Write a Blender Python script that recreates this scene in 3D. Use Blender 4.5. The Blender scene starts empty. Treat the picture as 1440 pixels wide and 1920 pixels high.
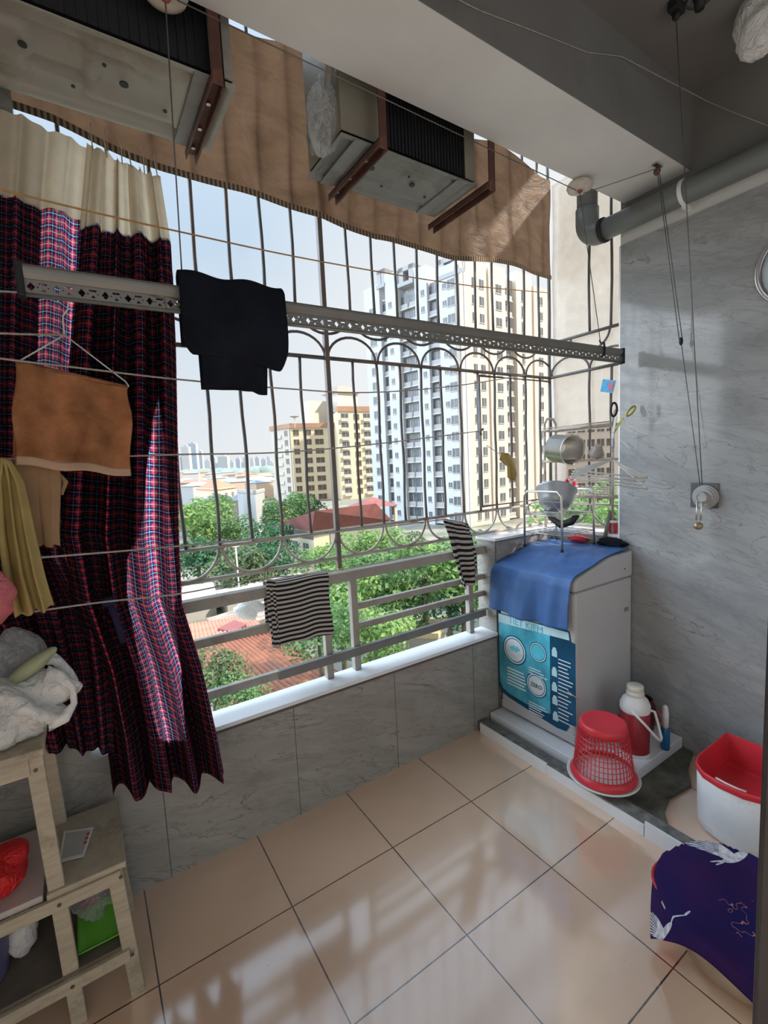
import bpy, bmesh, math, random
from mathutils import Vector, Matrix
random.seed(7)
PI = math.pi
COL = bpy.context.scene.collection
# ---------------------------------------------------------------- camera model (metres; x along the parapet, y outwards, z up)
YAW, PITCH, ROLL, FPX = 5.74289755e-01, 1.04448288e-01, -4.86847985e-02, 8.72358154e+02
CAM = Vector((-1.0610119, -1.7049586, 1.79450306))
def cam_axes():
    cy, sy = math.cos(YAW), math.sin(YAW)
    f = Vector((sy*math.cos(PITCH), cy*math.cos(PITCH), -math.sin(PITCH)))
    r = Vector((cy, -sy, 0)); u = r.cross(f)
    c, s = math.cos(ROLL), math.sin(ROLL)
    return c*r + s*u, -s*r + c*u, f
AX = cam_axes()
def ray(px, py):
    return AX[0]*((px-720)/FPX) - AX[1]*((py-960)/FPX) + AX[2]
def on(ax, val, px, py):
    """the point of a real plane (wall, floor, facade ...) that was measured at a pixel"""
    i = 'xyz'.index(ax); d = ray(px, py)
    return CAM + d*((val-CAM[i])/d[i])
def at(t, px, py):
    return CAM + ray(px, py)*t
def onplane(P, Q, px, py):
    n = Vector((Q-P).cross(Vector((0, 0, 1)))); d = ray(px, py)
    return CAM + d*((P-CAM).dot(n)/d.dot(n))

# ---------------------------------------------------------------- mesh builder
class MB:
    def __init__(s):
        s.v = []; s.f = []; s.uv = []; s.mi = []; s.m = 0
    def add(s, vs, fs, uvs=None):
        b = len(s.v); s.v += [Vector(v) for v in vs]
        for k, f in enumerate(fs):
            s.f.append([b+i for i in f]); s.mi.append(s.m)
            s.uv.append([uvs[i] for i in f] if uvs else None)
        return s
    def box(s, a, b):
        x0, y0, z0 = a; x1, y1, z1 = b
        return s.add([(x0,y0,z0),(x1,y0,z0),(x1,y1,z0),(x0,y1,z0),(x0,y0,z1),(x1,y0,z1),(x1,y1,z1),(x0,y1,z1)],
                     [(0,3,2,1),(4,5,6,7),(0,1,5,4),(1,2,6,5),(2,3,7,6),(3,0,4,7)])
    def obox(s, c, ex, ey, ez):
        c = Vector(c); ex, ey, ez = Vector(ex), Vector(ey), Vector(ez)
        vs = [c+sx*ex+sy*ey+sz*ez for sz in (-1,1) for sx, sy in ((-1,-1),(1,-1),(1,1),(-1,1))]
        return s.add(vs, [(0,3,2,1),(4,5,6,7),(0,1,5,4),(1,2,6,5),(2,3,7,6),(3,0,4,7)])
    def bar(s, p, q, w, h, up=(0,0,1)):
        p, q = Vector(p), Vector(q); d = (q-p); l = d.length; d = d/l; up = Vector(up)
        if abs(d.dot(up)) > .98: up = Vector((0,1,0))
        sd = d.cross(up).normalized(); u = sd.cross(d)
        return s.obox((p+q)/2, d*l/2, sd*w/2, u*h/2)
    def tube(s, pts, r, n=8, closed=False, radii=None):
        pts = [Vector(p) for p in pts]; N = len(pts); rings = []
        t0 = (pts[1]-pts[0]).normalized()
        ref = Vector((0,0,1)) if abs(t0.z) < .9 else Vector((1,0,0))
        nrm = (ref - t0*ref.dot(t0)).normalized(); vs = []
        for i in range(N):
            if closed: t = pts[(i+1) % N]-pts[i-1]
            else: t = pts[min(i+1,N-1)]-pts[max(i-1,0)]
            t = t.normalized() if t.length > 1e-9 else t0
            nrm = (nrm - t*nrm.dot(t)); nrm = nrm.normalized() if nrm.length > 1e-6 else t.orthogonal().normalized()
            bn = t.cross(nrm); rr = radii[i] if radii else r
            vs += [pts[i] + rr*(math.cos(2*PI*k/n)*nrm + math.sin(2*PI*k/n)*bn) for k in range(n)]
        fs = []
        for i in range(N if closed else N-1):
            j = (i+1) % N
            fs += [(i*n+k, i*n+(k+1)%n, j*n+(k+1)%n, j*n+k) for k in range(n)]
        if not closed: fs += [tuple(range(n))[::-1], tuple((N-1)*n+k for k in range(n))]
        return s.add(vs, fs)
    def lathe(s, prof, c=(0,0,0), n=32, M=None, cap0=False, cap1=False, sx=1, sy=1):
        c = Vector(c); M = M or Matrix.Identity(3); vs = []
        for r, z in prof:
            vs += [c + M @ Vector((r*math.cos(2*PI*k/n)*sx, r*math.sin(2*PI*k/n)*sy, z)) for k in range(n)]
        fs = []
        for i in range(len(prof)-1):
            fs += [(i*n+k, i*n+(k+1)%n, (i+1)*n+(k+1)%n, (i+1)*n+k) for k in range(n)]
        if cap0: fs.append(tuple(range(n))[::-1])
        if cap1: fs.append(tuple((len(prof)-1)*n+k for k in range(n)))
        return s.add(vs, fs)
    def sheet(s, fn, nu, nv, uvfn=None):
        vs = []; uv = []
        for j in range(nv+1):
            for i in range(nu+1):
                u, v = i/nu, j/nv
                vs.append(Vector(fn(u, v))); uv.append(uvfn(u, v) if uvfn else (u, v))
        w = nu+1
        return s.add(vs, [(j*w+i, j*w+i+1, (j+1)*w+i+1, (j+1)*w+i) for j in range(nv) for i in range(nu)], uv)
    def ellip(s, c, r, n=16, m=10, M=None):
        prof = [(math.sin(PI*i/m), -math.cos(PI*i/m)) for i in range(m+1)]
        c = Vector(c); r = Vector(r) if not isinstance(r, (int, float)) else Vector((r,r,r)); M = M or Matrix.Identity(3)
        vs = [c-M@Vector((0,0,r.z))]
        for i in range(1, m):
            vs += [c + M@Vector((r.x*prof[i][0]*math.cos(2*PI*k/n), r.y*prof[i][0]*math.sin(2*PI*k/n), r.z*prof[i][1])) for k in range(n)]
        vs.append(c+M@Vector((0,0,r.z))); L = len(vs)-1
        fs = [(0, 1+(k+1)%n, 1+k) for k in range(n)]
        for i in range(m-2):
            a = 1+i*n; b = a+n
            fs += [(a+k, a+(k+1)%n, b+(k+1)%n, b+k) for k in range(n)]
        a = 1+(m-2)*n; fs += [(a+k, a+(k+1)%n, L) for k in range(n)]
        return s.add(vs, fs)
    def prism(s, poly, ext):
        ext = Vector(ext); n = len(poly); p = [Vector(q) for q in poly]
        return s.add(p+[q+ext for q in p], [tuple(range(n))[::-1], tuple(range(n, 2*n))] + [(i,(i+1)%n,n+(i+1)%n,n+i) for i in range(n)])
    def build(s, name, mats, parent=None, smooth=False, bevel=0, loc=None, solid=0, fix=True, subsurf=0):
        me = bpy.data.meshes.new(name)
        o = Vector(loc) if loc is not None else (world_loc(parent) if parent else Vector((0,0,0)))
        me.from_pydata([v-o for v in s.v], [], s.f)
        for m in (mats if isinstance(mats, (list, tuple)) else [mats]): me.materials.append(m)
        for i, p in enumerate(me.polygons):
            p.material_index = s.mi[i]; p.use_smooth = smooth
        if any(u for u in s.uv):
            ul = me.uv_layers.new(name='UVMap'); k = 0
            for u in s.uv:
                for w in (u or []): pass
            for i, p in enumerate(me.polygons):
                for q, li in enumerate(p.loop_indices):
                    if s.uv[i]: ul.data[li].uv = s.uv[i][q]
        if fix:
            bm = bmesh.new(); bm.from_mesh(me); bmesh.ops.recalc_face_normals(bm, faces=bm.faces); bm.to_mesh(me); bm.free()
        ob = bpy.data.objects.new(name, me); COL.objects.link(ob)
        if parent:
            ob.parent = parent; ob.location = o - world_loc(parent)
        else: ob.location = o
        if bevel:
            b = ob.modifiers.new('bevel', 'BEVEL'); b.width = bevel; b.segments = 2; b.limit_method = 'ANGLE'; b.angle_limit = math.radians(40)
        if solid:
            b = ob.modifiers.new('solid', 'SOLIDIFY'); b.thickness = solid; b.offset = 0
        if subsurf:
            b = ob.modifiers.new('sub', 'SUBSURF'); b.levels = subsurf; b.render_levels = subsurf
        return ob
def world_loc(o):
    p = Vector((0,0,0))
    while o: p += o.location; o = o.parent
    return p
def tag(o, label, cat, group=None, kind=None):
    o['label'] = label; o['category'] = cat
    if group: o['group'] = group
    if kind: o['kind'] = kind
    return o
def thing(name, label, cat, loc, group=None):
    o = bpy.data.objects.new(name, None); COL.objects.link(o); o.location = Vector(loc); o.empty_display_size = .1
    return tag(o, label, cat, group)
def struct(o, label=None):
    o['kind'] = 'structure'
    if label: o['label'] = label
    return o
def dup(root, loc, label=None, rotz=0, scale=None):
    r = root.copy(); COL.objects.link(r); r.location = Vector(loc); r.rotation_euler = (0,0,rotz)
    if scale: r.scale = scale if isinstance(scale, (tuple, list)) else (scale,)*3
    if label: r['label'] = label
    for ch in list(root.children):
        c = ch.copy(); COL.objects.link(c); c.parent = r
        for g in ch.children:
            d = g.copy(); COL.objects.link(d); d.parent = c
    return r
def text_obj(txt, name, mat, size, origin, ex, ey, parent, depth=.0008, align='CENTER'):
    """real lettering: ex = reading direction, ey = up of the letters"""
    cu = bpy.data.curves.new(name, 'FONT'); cu.body = txt; cu.size = size; cu.align_x = align; cu.align_y = 'CENTER'; cu.extrude = depth
    cu.materials.append(mat)
    tmp = bpy.data.objects.new(name, cu); COL.objects.link(tmp); bpy.context.view_layer.update()
    me = bpy.data.meshes.new_from_object(tmp.evaluated_get(bpy.context.evaluated_depsgraph_get())); bpy.data.objects.remove(tmp)
    ob = bpy.data.objects.new(name, me); COL.objects.link(ob); ob.parent = parent
    ex = Vector(ex).normalized(); ey = Vector(ey).normalized(); ez = ex.cross(ey)
    M = Matrix((ex, ey, ez)).transposed().to_4x4(); M.translation = Vector(origin)-world_loc(parent)
    ob.matrix_local = M
    return ob

# ---------------------------------------------------------------- materials
def nt(name):
    m = bpy.data.materials.new(name); m.use_nodes = True; t = m.node_tree; t.nodes.clear()
    out = t.nodes.new('ShaderNodeOutputMaterial')
    return m, t, out
class N:
    def __init__(s, t): s.t = t
    def n(s, typ, **kw):
        x = s.t.nodes.new(typ)
        for k, v in kw.items(): setattr(x, k, v)
        return x
    def link(s, a, b): s.t.links.new(a, b)
    def val(s, inp, v):
        if hasattr(v, 'node'): s.link(v, inp)
        else: inp.default_value = v
    def math(s, op, a, b=None, c=None):
        x = s.n('ShaderNodeMath', operation=op); s.val(x.inputs[0], a)
        if b is not None: s.val(x.inputs[1], b)
        if c is not None: s.val(x.inputs[2], c)
        return x.outputs[0]
    def mix(s, f, a, b, typ='MIX'):
        x = s.n('ShaderNodeMix', data_type='RGBA', blend_type=typ)
        s.val(x.inputs[0], f); s.val(x.inputs[6], c4(a)); s.val(x.inputs[7], c4(b))
        return x.outputs[2]
    def noise(s, scale, detail=4, rough=.55, vec=None, dist=0):
        x = s.n('ShaderNodeTexNoise'); x.inputs['Scale'].default_value = scale; x.inputs['Detail'].default_value = detail
        x.inputs['Roughness'].default_value = rough; x.inputs['Distortion'].default_value = dist
        if vec is not None: s.link(vec, x.inputs['Vector'])
        return x.outputs['Fac']
    def ramp(s, f, stops):
        x = s.n('ShaderNodeValToRGB'); s.link(f, x.inputs[0]); e = x.color_ramp.elements
        while len(e) < len(stops): e.new(.5)
        for i, (p, c) in enumerate(stops): e[i].position = p; e[i].color = c4(c)
        return x.outputs[0]
    def obj(s): return s.n('ShaderNodeTexCoord').outputs['Object']
    def pos(s): return s.n('ShaderNodeNewGeometry').outputs['Position']
    def uv(s): return s.n('ShaderNodeTexCoord').outputs['UV']
    def sep(s, v):
        x = s.n('ShaderNodeSeparateXYZ'); s.link(v, x.inputs[0]); return x.outputs
    def mapping(s, v, scale=(1,1,1), rot=(0,0,0), loc=(0,0,0)):
        x = s.n('ShaderNodeMapping'); s.link(v, x.inputs[0]); x.inputs['Scale'].default_value = scale; x.inputs['Rotation'].default_value = rot; x.inputs['Location'].default_value = loc
        return x.outputs[0]
    def bsdf(s, col, rough=.5, metal=0, spec=.5, trans=0, alpha=1, ior=1.45):
        b = s.n('ShaderNodeBsdfPrincipled'); s.val(b.inputs['Base Color'], c4(col)); s.val(b.inputs['Roughness'], rough); s.val(b.inputs['Metallic'], metal)
        s.val(b.inputs['Specular IOR Level'], spec); s.val(b.inputs['Transmission Weight'], trans); s.val(b.inputs['Alpha'], alpha); b.inputs['IOR'].default_value = ior
        return b
    def bump(s, h, strength=.3, dist=.01):
        x = s.n('ShaderNodeBump'); x.inputs['Strength'].default_value = strength; x.inputs['Distance'].default_value = dist; s.link(h, x.inputs['Height'])
        return x.outputs[0]
def c4(c):
    if hasattr(c, 'node'): return c
    if isinstance(c, (int, float)): return (c, c, c, 1)
    return tuple(c) if len(c) == 4 else tuple(c)+(1,)
def sc(c, k): return tuple(min(1, x*k) for x in c[:3])
def plain(name, col, rough=.5, metal=0, var=.12, nscale=8, bump=0, spec=.5, trans=0, alpha=1, stain=None):
    m, t, out = nt(name); g = N(t); v = g.obj()
    f = g.noise(nscale, 5, .6, v)
    c = g.ramp(f, [(.3, sc(col, 1-var)), (.7, sc(col, 1+var))])
    if stain:
        f2 = g.noise(nscale*.4, 6, .7, v); c = g.mix(g.ramp(f2, [(.52, 0), (.66, 1)]), c, stain)
    b = g.bsdf(c, rough, metal, spec, trans, alpha)
    if bump: g.link(g.bump(g.noise(nscale*6, 4, .6, v), bump, .005), b.inputs['Normal'])
    g.link(b.outputs[0], out.inputs[0]); return m
def cloth_mat(name, col, transl=.3, var=.12, weave=400, col2=None, rough=.9):
    """cloth that lets some light through"""
    m, t, out = nt(name); g = N(t); v = g.obj()
    f = g.noise(9, 5, .6, v); c = g.ramp(f, [(.3, sc(col2 or col, 1-var)), (.7, sc(col, 1+var))])
    b = g.bsdf(c, rough, 0, .15 if rough > .8 else .5)
    g.link(g.bump(g.noise(weave, 2, .5, v), .25, .002), b.inputs['Normal'])
    if transl:
        tr = g.n('ShaderNodeBsdfTranslucent'); g.link(c, tr.inputs[0]); mx = g.n('ShaderNodeMixShader'); mx.inputs[0].default_value = transl
        g.link(b.outputs[0], mx.inputs[1]); g.link(tr.outputs[0], mx.inputs[2]); g.link(mx.outputs[0], out.inputs[0])
    else: g.link(b.outputs[0], out.inputs[0])
    return m
def film(name, col, opac=.35, rough=.15, transl=.4, wr=1):
    """thin clear plastic: part see-through, part milky"""
    m, t, out = nt(name); g = N(t); v = g.obj()
    b = g.bsdf(col, rough, 0, .6); tl = g.n('ShaderNodeBsdfTranslucent'); tl.inputs[0].default_value = c4(col)
    a = g.n('ShaderNodeMixShader'); a.inputs[0].default_value = transl; g.link(b.outputs[0], a.inputs[1]); g.link(tl.outputs[0], a.inputs[2])
    rg = g.math('ABSOLUTE', g.math('SUBTRACT', g.noise(13, 5, .55, v, .6), .5)); g.link(g.bump(g.math('MINIMUM', rg, .12), .9*wr, .06), b.inputs['Normal']); g.link(g.bump(g.math('MINIMUM', rg, .12), .9*wr, .06), tl.inputs['Normal'])
    tp = g.n('ShaderNodeBsdfTransparent'); tp.inputs[0].default_value = (.97,.97,.97,1)
    mx = g.n('ShaderNodeMixShader'); f = g.noise(14, 4, .6, v); g.link(g.math('ADD', g.math('MULTIPLY_ADD', f, .4, opac-.2), g.ramp(rg, [(0, .16*wr), (.03, 0)])), mx.inputs[0])
    g.link(tp.outputs[0], mx.inputs[1]); g.link(a.outputs[0], mx.inputs[2]); g.link(mx.outputs[0], out.inputs[0]); return m
def marble(name, ca, cb, vein, joint=None, rot=(.2,.45,.3), rough=.16):
    m, t, out = nt(name); g = N(t); p = g.pos()
    q = g.mapping(p, (1,1,1), rot)
    w = g.noise(1.6, 6, .62, g.mapping(q, (1.0,1.0,3.2)), .8)
    c = g.ramp(w, [(.3, ca), (.5, tuple((a+b)/2 for a, b in zip(ca, cb))), (.72, cb)])
    n2 = g.noise(1.5, 7, .6, g.mapping(q, (1.0,1.0,3.6), (0,0,0), (3.1,1.7,.4)), 1.1)
    v1 = g.math('ABSOLUTE', g.math('SUBTRACT', n2, .5))
    c = g.mix(g.math('MULTIPLY', g.ramp(v1, [(0, 1), (.010, 0)]), g.ramp(w, [(.42, 0), (.6, .8)])), c, vein)
    n3 = g.noise(2.6, 5, .6, g.mapping(q, (1.2,1.2,5.5), (0,0,0), (.1,5.7,2.4)), .9)
    v2 = g.math('ABSOLUTE', g.math('SUBTRACT', n3, .52))
    c = g.mix(g.math('MULTIPLY', g.ramp(v2, [(0, .7), (.03, 0)]), .55), c, sc(vein, 1.9))
    if joint:
        ax, per, off = joint
        s = g.sep(p)['XYZ'.index(ax)]
        fr = g.math('FRACT', g.math('DIVIDE', g.math('SUBTRACT', s, off), per))
        c = g.mix(g.math('LESS_THAN', g.math('MULTIPLY', fr, per), .004), c, sc(vein, 1.1))
    b = g.bsdf(c, rough, 0, .5)
    g.link(b.outputs[0], out.inputs[0]); return m
def floor_tile():
    m, t, out = nt('peach_floor_tile'); g = N(t); p = g.pos(); s = g.sep(p)
    mk = None
    for i in (0, 1):
        wob = g.math('MULTIPLY', g.noise(9, 3, .6, p), .003)
        fr = g.math('FRACT', g.math('ADD', g.math('DIVIDE', s[i], .5), .5))
        d = g.math('ABSOLUTE', g.math('SUBTRACT', fr, .5))
        l = g.math('LESS_THAN', g.math('MULTIPLY', d, .5), g.math('ADD', wob, .0012))
        mk = l if mk is None else g.math('MAXIMUM', mk, l)
    f = g.noise(2.2, 5, .6, p)
    c = g.ramp(f, [(.3, (.75,.505,.345)), (.7, (.83,.58,.41))])
    dirt = g.noise(60, 2, .5, p); c = g.mix(g.ramp(dirt, [(.76, 0), (.80, .7)]), c, (.12,.09,.07))
    c = g.mix(mk, c, (.055,.035,.028))
    b = g.bsdf(c, g.math('ADD', g.math('MULTIPLY', g.noise(5, 4, .6, p), .10), g.math('MULTIPLY_ADD', mk, .5, .07)), 0, .62)
    b.inputs['Coat Weight'].default_value = 1.0; b.inputs['Coat IOR'].default_value = 2.6; b.inputs['Coat Roughness'].default_value = .11
    g.link(g.bump(g.noise(7, 3, .5, p), .02, .02), b.inputs['Normal'])
    g.link(b.outputs[0], out.inputs[0]); return m
def plaid(name, transl=.85):
    """red / navy / white checked cotton, in cloth metres"""
    m, t, out = nt(name); g = N(t); s = g.sep(g.uv())
    R = .040
    def band(x, lo, hi):
        f = g.math('FRACT', g.math('DIVIDE', x, R))
        return g.math('MULTIPLY', g.math('GREATER_THAN', f, lo), g.math('LESS_THAN', f, hi))
    c = (.60,.045,.07)
    nu, nv = band(s[0], .0, .45), band(s[1], .0, .45)
    c = g.mix(g.math('MULTIPLY', nu, .86), c, (.008,.018,.075)); c = g.mix(g.math('MULTIPLY', nv, .86), c, (.008,.018,.075))
    for lo, hi in ((.17,.23),(.67,.73)):
        c = g.mix(g.math('MULTIPLY', band(s[0], lo, hi), .6), c, (.48,.70,.80)); c = g.mix(g.math('MULTIPLY', band(s[1], lo, hi), .6), c, (.48,.70,.80))
    b = g.bsdf(g.mix(.35, c, (.012,.010,.016)), .9, 0, .1); tr = g.n('ShaderNodeBsdfTranslucent'); g.link(g.mix(1.0, c, (1.75,1.75,1.75), 'MULTIPLY'), tr.inputs[0])
    mx = g.n('ShaderNodeMixShader'); mx.inputs[0].default_value = transl
    g.link(b.outputs[0], mx.inputs[1]); g.link(tr.outputs[0], mx.inputs[2]); g.link(mx.outputs[0], out.inputs[0]); return m
def stripes(name, ca, cb, per, vec='uv', axis=1, duty=.5, transl=.1):
    m, t, out = nt(name); g = N(t); s = g.sep(g.uv() if vec == 'uv' else g.obj())
    f = g.math('FRACT', g.math('DIVIDE', s[axis], per)); c = g.mix(g.math('LESS_THAN', f, duty), ca, cb)
    b = g.bsdf(c, .9, 0, .1); g.link(b.outputs[0], out.inputs[0]); return m
def wood(name, ca, cb, axis=(1,1,6), stain=(.12,.09,.06)):
    m, t, out = nt(name); g = N(t); p = g.obj()
    f = g.noise(9, 6, .65, g.mapping(p, axis), .4); c = g.ramp(f, [(.25, ca), (.75, cb)])
    f2 = g.noise(5, 6, .7, p); c = g.mix(g.ramp(f2, [(.56, 0), (.75, .75)]), c, stain)
    b = g.bsdf(c, .62, 0, .35); g.link(g.bump(f, .2, .003), b.inputs['Normal']); g.link(b.outputs[0], out.inputs[0]); return m
def leafy(name, ca, cb, transl=.35):
    m, t, out = nt(name); g = N(t); p = g.obj()
    f = g.noise(.9, 4, .6, p); c = g.ramp(f, [(.3, ca), (.7, cb)])
    b = g.bsdf(c, .6, 0, .3); tr = g.n('ShaderNodeBsdfTranslucent'); g.link(c, tr.inputs[0]); mx = g.n('ShaderNodeMixShader'); mx.inputs[0].default_value = transl
    g.link(b.outputs[0], mx.inputs[1]); g.link(tr.outputs[0], mx.inputs[2]); g.link(mx.outputs[0], out.inputs[0]); return m
SKY, SKYBACK, SUN, EXPO = 0.86, -.40, 3.3, 1.33
# ================================================================ MATERIALS IN USE
M = {}
M['floor'] = floor_tile()
M['marble_par'] = marble('parapet_marble_tile', (.245,.235,.215), (.36,.345,.315), (.085,.08,.07), ('X', .62, -.27), (.0,-.30,.0))
M['marble_r'] = marble('right_wall_marble_tile', (.24,.25,.255), (.39,.40,.40), (.10,.10,.10), None, (-.30,.1,.0), .1)
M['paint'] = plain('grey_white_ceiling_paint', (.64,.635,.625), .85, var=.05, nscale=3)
M['paint_shade'] = plain('shade_darkened_paint', (.17,.165,.155), .85, var=.08, nscale=2.5, stain=(.135,.13,.12))  # shade put into the colour: darkened copy of the ceiling paint
M['white_tile'] = plain('white_glazed_sill_tile', (.78,.80,.82), .16, var=.04, nscale=4)
M['edge_strip'] = plain('dark_edge_strip', (.10,.095,.09), .5)
M['moss'] = plain('damp_mossy_cement', (.115,.112,.085), .75, var=.5, nscale=9, bump=.8, stain=(.06,.065,.04))
M['mortar'] = plain('rough_mortar', (.17,.165,.15), .85, var=.45, nscale=22, bump=.9)
M['bar'] = plain('weathered_dark_bar_paint', (.105,.10,.098), .5, var=.3, nscale=6, stain=(.20,.115,.075))
M['bar_pale'] = plain('weathered_pale_bar_paint', (.40,.37,.33), .45, var=.2, nscale=7, stain=(.24,.14,.09))
M['rail'] = plain('grey_white_railing_paint', (.33,.31,.275), .5, var=.15, nscale=7, stain=(.21,.17,.13))
M['rust_bracket'] = plain('brown_primer_bracket', (.085,.032,.022), .55, var=.3, nscale=14, stain=(.16,.08,.055))
M['ac_sheet'] = plain('dull_cream_sheet_metal', (.31,.30,.265), .45, var=.1, nscale=5, stain=(.23,.21,.17))
M['ac_base'] = plain('grey_base_pan', (.20,.205,.20), .5, var=.12, nscale=8, stain=(.14,.13,.12))
M['ac_case'] = plain('dull_tan_casing', (.22,.20,.155), .5, var=.1, nscale=5)
M['black'] = plain('black', (.012,.012,.014), .6)
M['dark'] = plain('dark_void', (.02,.02,.022), .5)
M['pvc'] = plain('grey_pvc', (.17,.18,.18), .4, var=.06)
M['steel'] = plain('brushed_steel', (.62,.60,.56), .28, 1, var=.12, nscale=14)
M['chrome'] = plain('dull_chrome_wire', (.60,.57,.52), .3, .9, var=.15, nscale=20)
M['white_pl'] = plain('white_plastic', (.74,.74,.72), .38, var=.05)
M['white_dirty'] = plain('worn_white_plastic', (.80,.82,.84), .4, var=.06, nscale=6, stain=(.50,.51,.50))
M['red_pl'] = plain('red_plastic', (.62,.035,.05), .36, var=.08)
M['red_dark'] = plain('dark_red_enamel', (.24,.008,.018), .3, var=.1)
M['pulley_cream'] = plain('aged_cream_plastic', (.55,.50,.44), .5, var=.15, nscale=16)
M['airer'] = plain('satin_aluminium_champagne', (.20,.195,.18), .42, .3, var=.06)
M['cable'] = plain('steel_cable', (.16,.145,.13), .5, .4)
M['rope'] = plain('grey_clothesline', (.36,.33,.30), .8, var=.2, nscale=60)
M['rope_o'] = plain('orange_clothesline', (.50,.27,.10), .8, var=.15, nscale=60)
M['plaid'] = plaid('red_navy_checked_cotton')
M['backlight_block'] = cloth_mat('dark_backlight_block', (.022,.012,.02), 0)  # dark opaque sheet added behind the curtains to block backlight
M['beige'] = cloth_mat('beige_header_cloth', (.60,.51,.38), .5)
M['trouser'] = cloth_mat('blue_black_cotton', (.009,.011,.018), 0, .3)
M['bluecloth'] = cloth_mat('royal_blue_cotton', (.040,.115,.30), 0, .12, rough=.5)
M['yellow'] = cloth_mat('dull_yellow_towel', (.43,.33,.13), .2)
M['tan'] = cloth_mat('tan_knit', (.42,.27,.15), .3)
M['orange_t'] = cloth_mat('orange_terry', (.60,.30,.15), .5, .28, 260, (.46,.20,.085))  # lighter patches of light through thin cloth mixed into the colour
M['orange_hem'] = cloth_mat('pale_orange_hem', (.66,.46,.32), .35)
M['stripe'] = stripes('black_grey_striped_jersey', (.018,.018,.02), (.46,.43,.40), .024)
M['bagwhite'] = film('milky_white_bag_film', (.97,.97,.95), 1.0, .22, .35)
M['bagclear'] = film('clear_bag_film', (.85,.87,.88), .32, .12, .3)
M['bagred'] = film('red_bag_film', (.85,.03,.03), .95, .3, .3)
M['bagpink'] = film('pink_bag_film', (.75,.22,.25), .9, .25, .35)
M['navy'] = cloth_mat('dark_navy_tie', (.02,.02,.05), 0)
M['wood'] = wood('worn_white_washed_wood', (.33,.28,.20), (.50,.44,.34))

# ================================================================ SETTING
b = MB().box((-1.9,-3.4,-.12), (2.03,.456,0)); struct(b.build('floor', M['floor']))
b = MB().box((-1.9,.455,-.12), (1.2,.60,.602)); struct(b.build('wall_front', M['marble_par']))
b = MB().box((-1.9,.447,.602), (1.2,.607,.622)); struct(b.build('trim_1', M['white_tile'], bevel=.002))
b = MB().box((-1.9,.4485,.588), (1.2,.4552,.602)); struct(b.build('trim_2', M['edge_strip']))
# raised corner block and side ledge behind the washing machine
b = MB(); b.box((1.2,.455,-.12), (2.05,.625,1.245)); b.m = 1; b.box((1.195,.450,1.245), (2.055,.63,1.262)); b.m = 2; b.box((1.197,.452,0), (1.203,.4555,1.246)); b.box((1.2,.4515,1.236), (2.0,.4552,1.247))
struct(b.build('wall_corner', [M['marble_par'], M['white_tile'], M['edge_strip']]))
b = MB(); b.box((1.81,-.04,-.12), (2.05,.455,1.245)); b.m = 1; b.box((1.805,-.04,1.245), (2.055,.455,1.262))
struct(b.build('wall_side', [M['marble_par'], M['white_tile']]))
b = MB(); b.m = 0; b.box((1.812,-3.4,-.12), (2.05,-.04,3.13)); b.m = 3; b.box((1.812,-3.4,3.13), (2.05,-.04,3.66)); b.m = 1; b.box((1.80,-3.4,0), (1.812,-.04,3.025))  # above the pipe the wall's shade is put into its colour
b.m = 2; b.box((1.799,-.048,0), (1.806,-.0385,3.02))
struct(b.build('wall_right', [M['paint'], M['marble_r'], M['white_tile'], M['paint_shade']]))
b = MB().box((-2.05,-3.4,-.12), (-1.9,.62,3.66)); struct(b.build('wall_left', M['paint']))
b = MB().box((-1.9,.4465,0), (-1.02,.542,.66)); b.box((-1.9,.4465,.66), (-1.13,.542,3.26)); struct(b.build('wall_pillar', M['marble_par']))
b = MB(); b.box((-2.05,-3.4,3.64), (2.05,-.41,3.9)); struct(b.build('ceiling', M['paint_shade']))
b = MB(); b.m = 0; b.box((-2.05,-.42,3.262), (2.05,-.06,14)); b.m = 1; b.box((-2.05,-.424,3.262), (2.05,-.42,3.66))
struct(b.build('ceiling_beam', [M['paint'], M['paint_shade']]))
b = MB().box((-2.3,-.06,4.25), (2.3,.72,4.4)); struct(b.build('added_shade_slab', M['paint']))  # unseen slab, added overhead to shade the cage and air conditioners
# washing corner: kerb, mossy screed
b = MB().box((.992,-1.5,0), (1.075,.455,.062)); struct(b.build('kerb', M['mortar'], bevel=.006))
b = MB(); b.box((.984,-.10,0), (.992,.42,.066)); struct(b.build('trim_3', M['white_tile']))
b = MB(); b.box((.984,-.642,0), (.992,-.102,.056)); struct(b.build('trim_4', M['white_tile']))
b = MB(); b.box((.982,-1.02,0), (.992,-.648,.078)); struct(b.build('trim_5', M['white_tile']))
poly = [(1.075,.455),(1.80,.455),(1.80,-.50),(1.62,-.55),(1.5,-.62),(1.32,-.60),(1.2,-.63),(1.075,-.72)]
b = MB().prism([(x,y,0) for x, y in poly], (0,0,.022)); struct(b.build('damp_screed_floor', M['moss'], bevel=.004))
# dark door jamb at the right of the picture
j = MB(); j.box((-.143,-1.49,0), (-.06,-1.427,3.64)); j.box((-.135,-1.43,0), (-.07,-1.420,3.64)); j.box((-.06,-1.49,0), (.02,-1.455,3.64))
struct(j.build('door_1', plain('dark_grey_painted_jamb', (.05,.05,.055), .35), bevel=.004))

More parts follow.
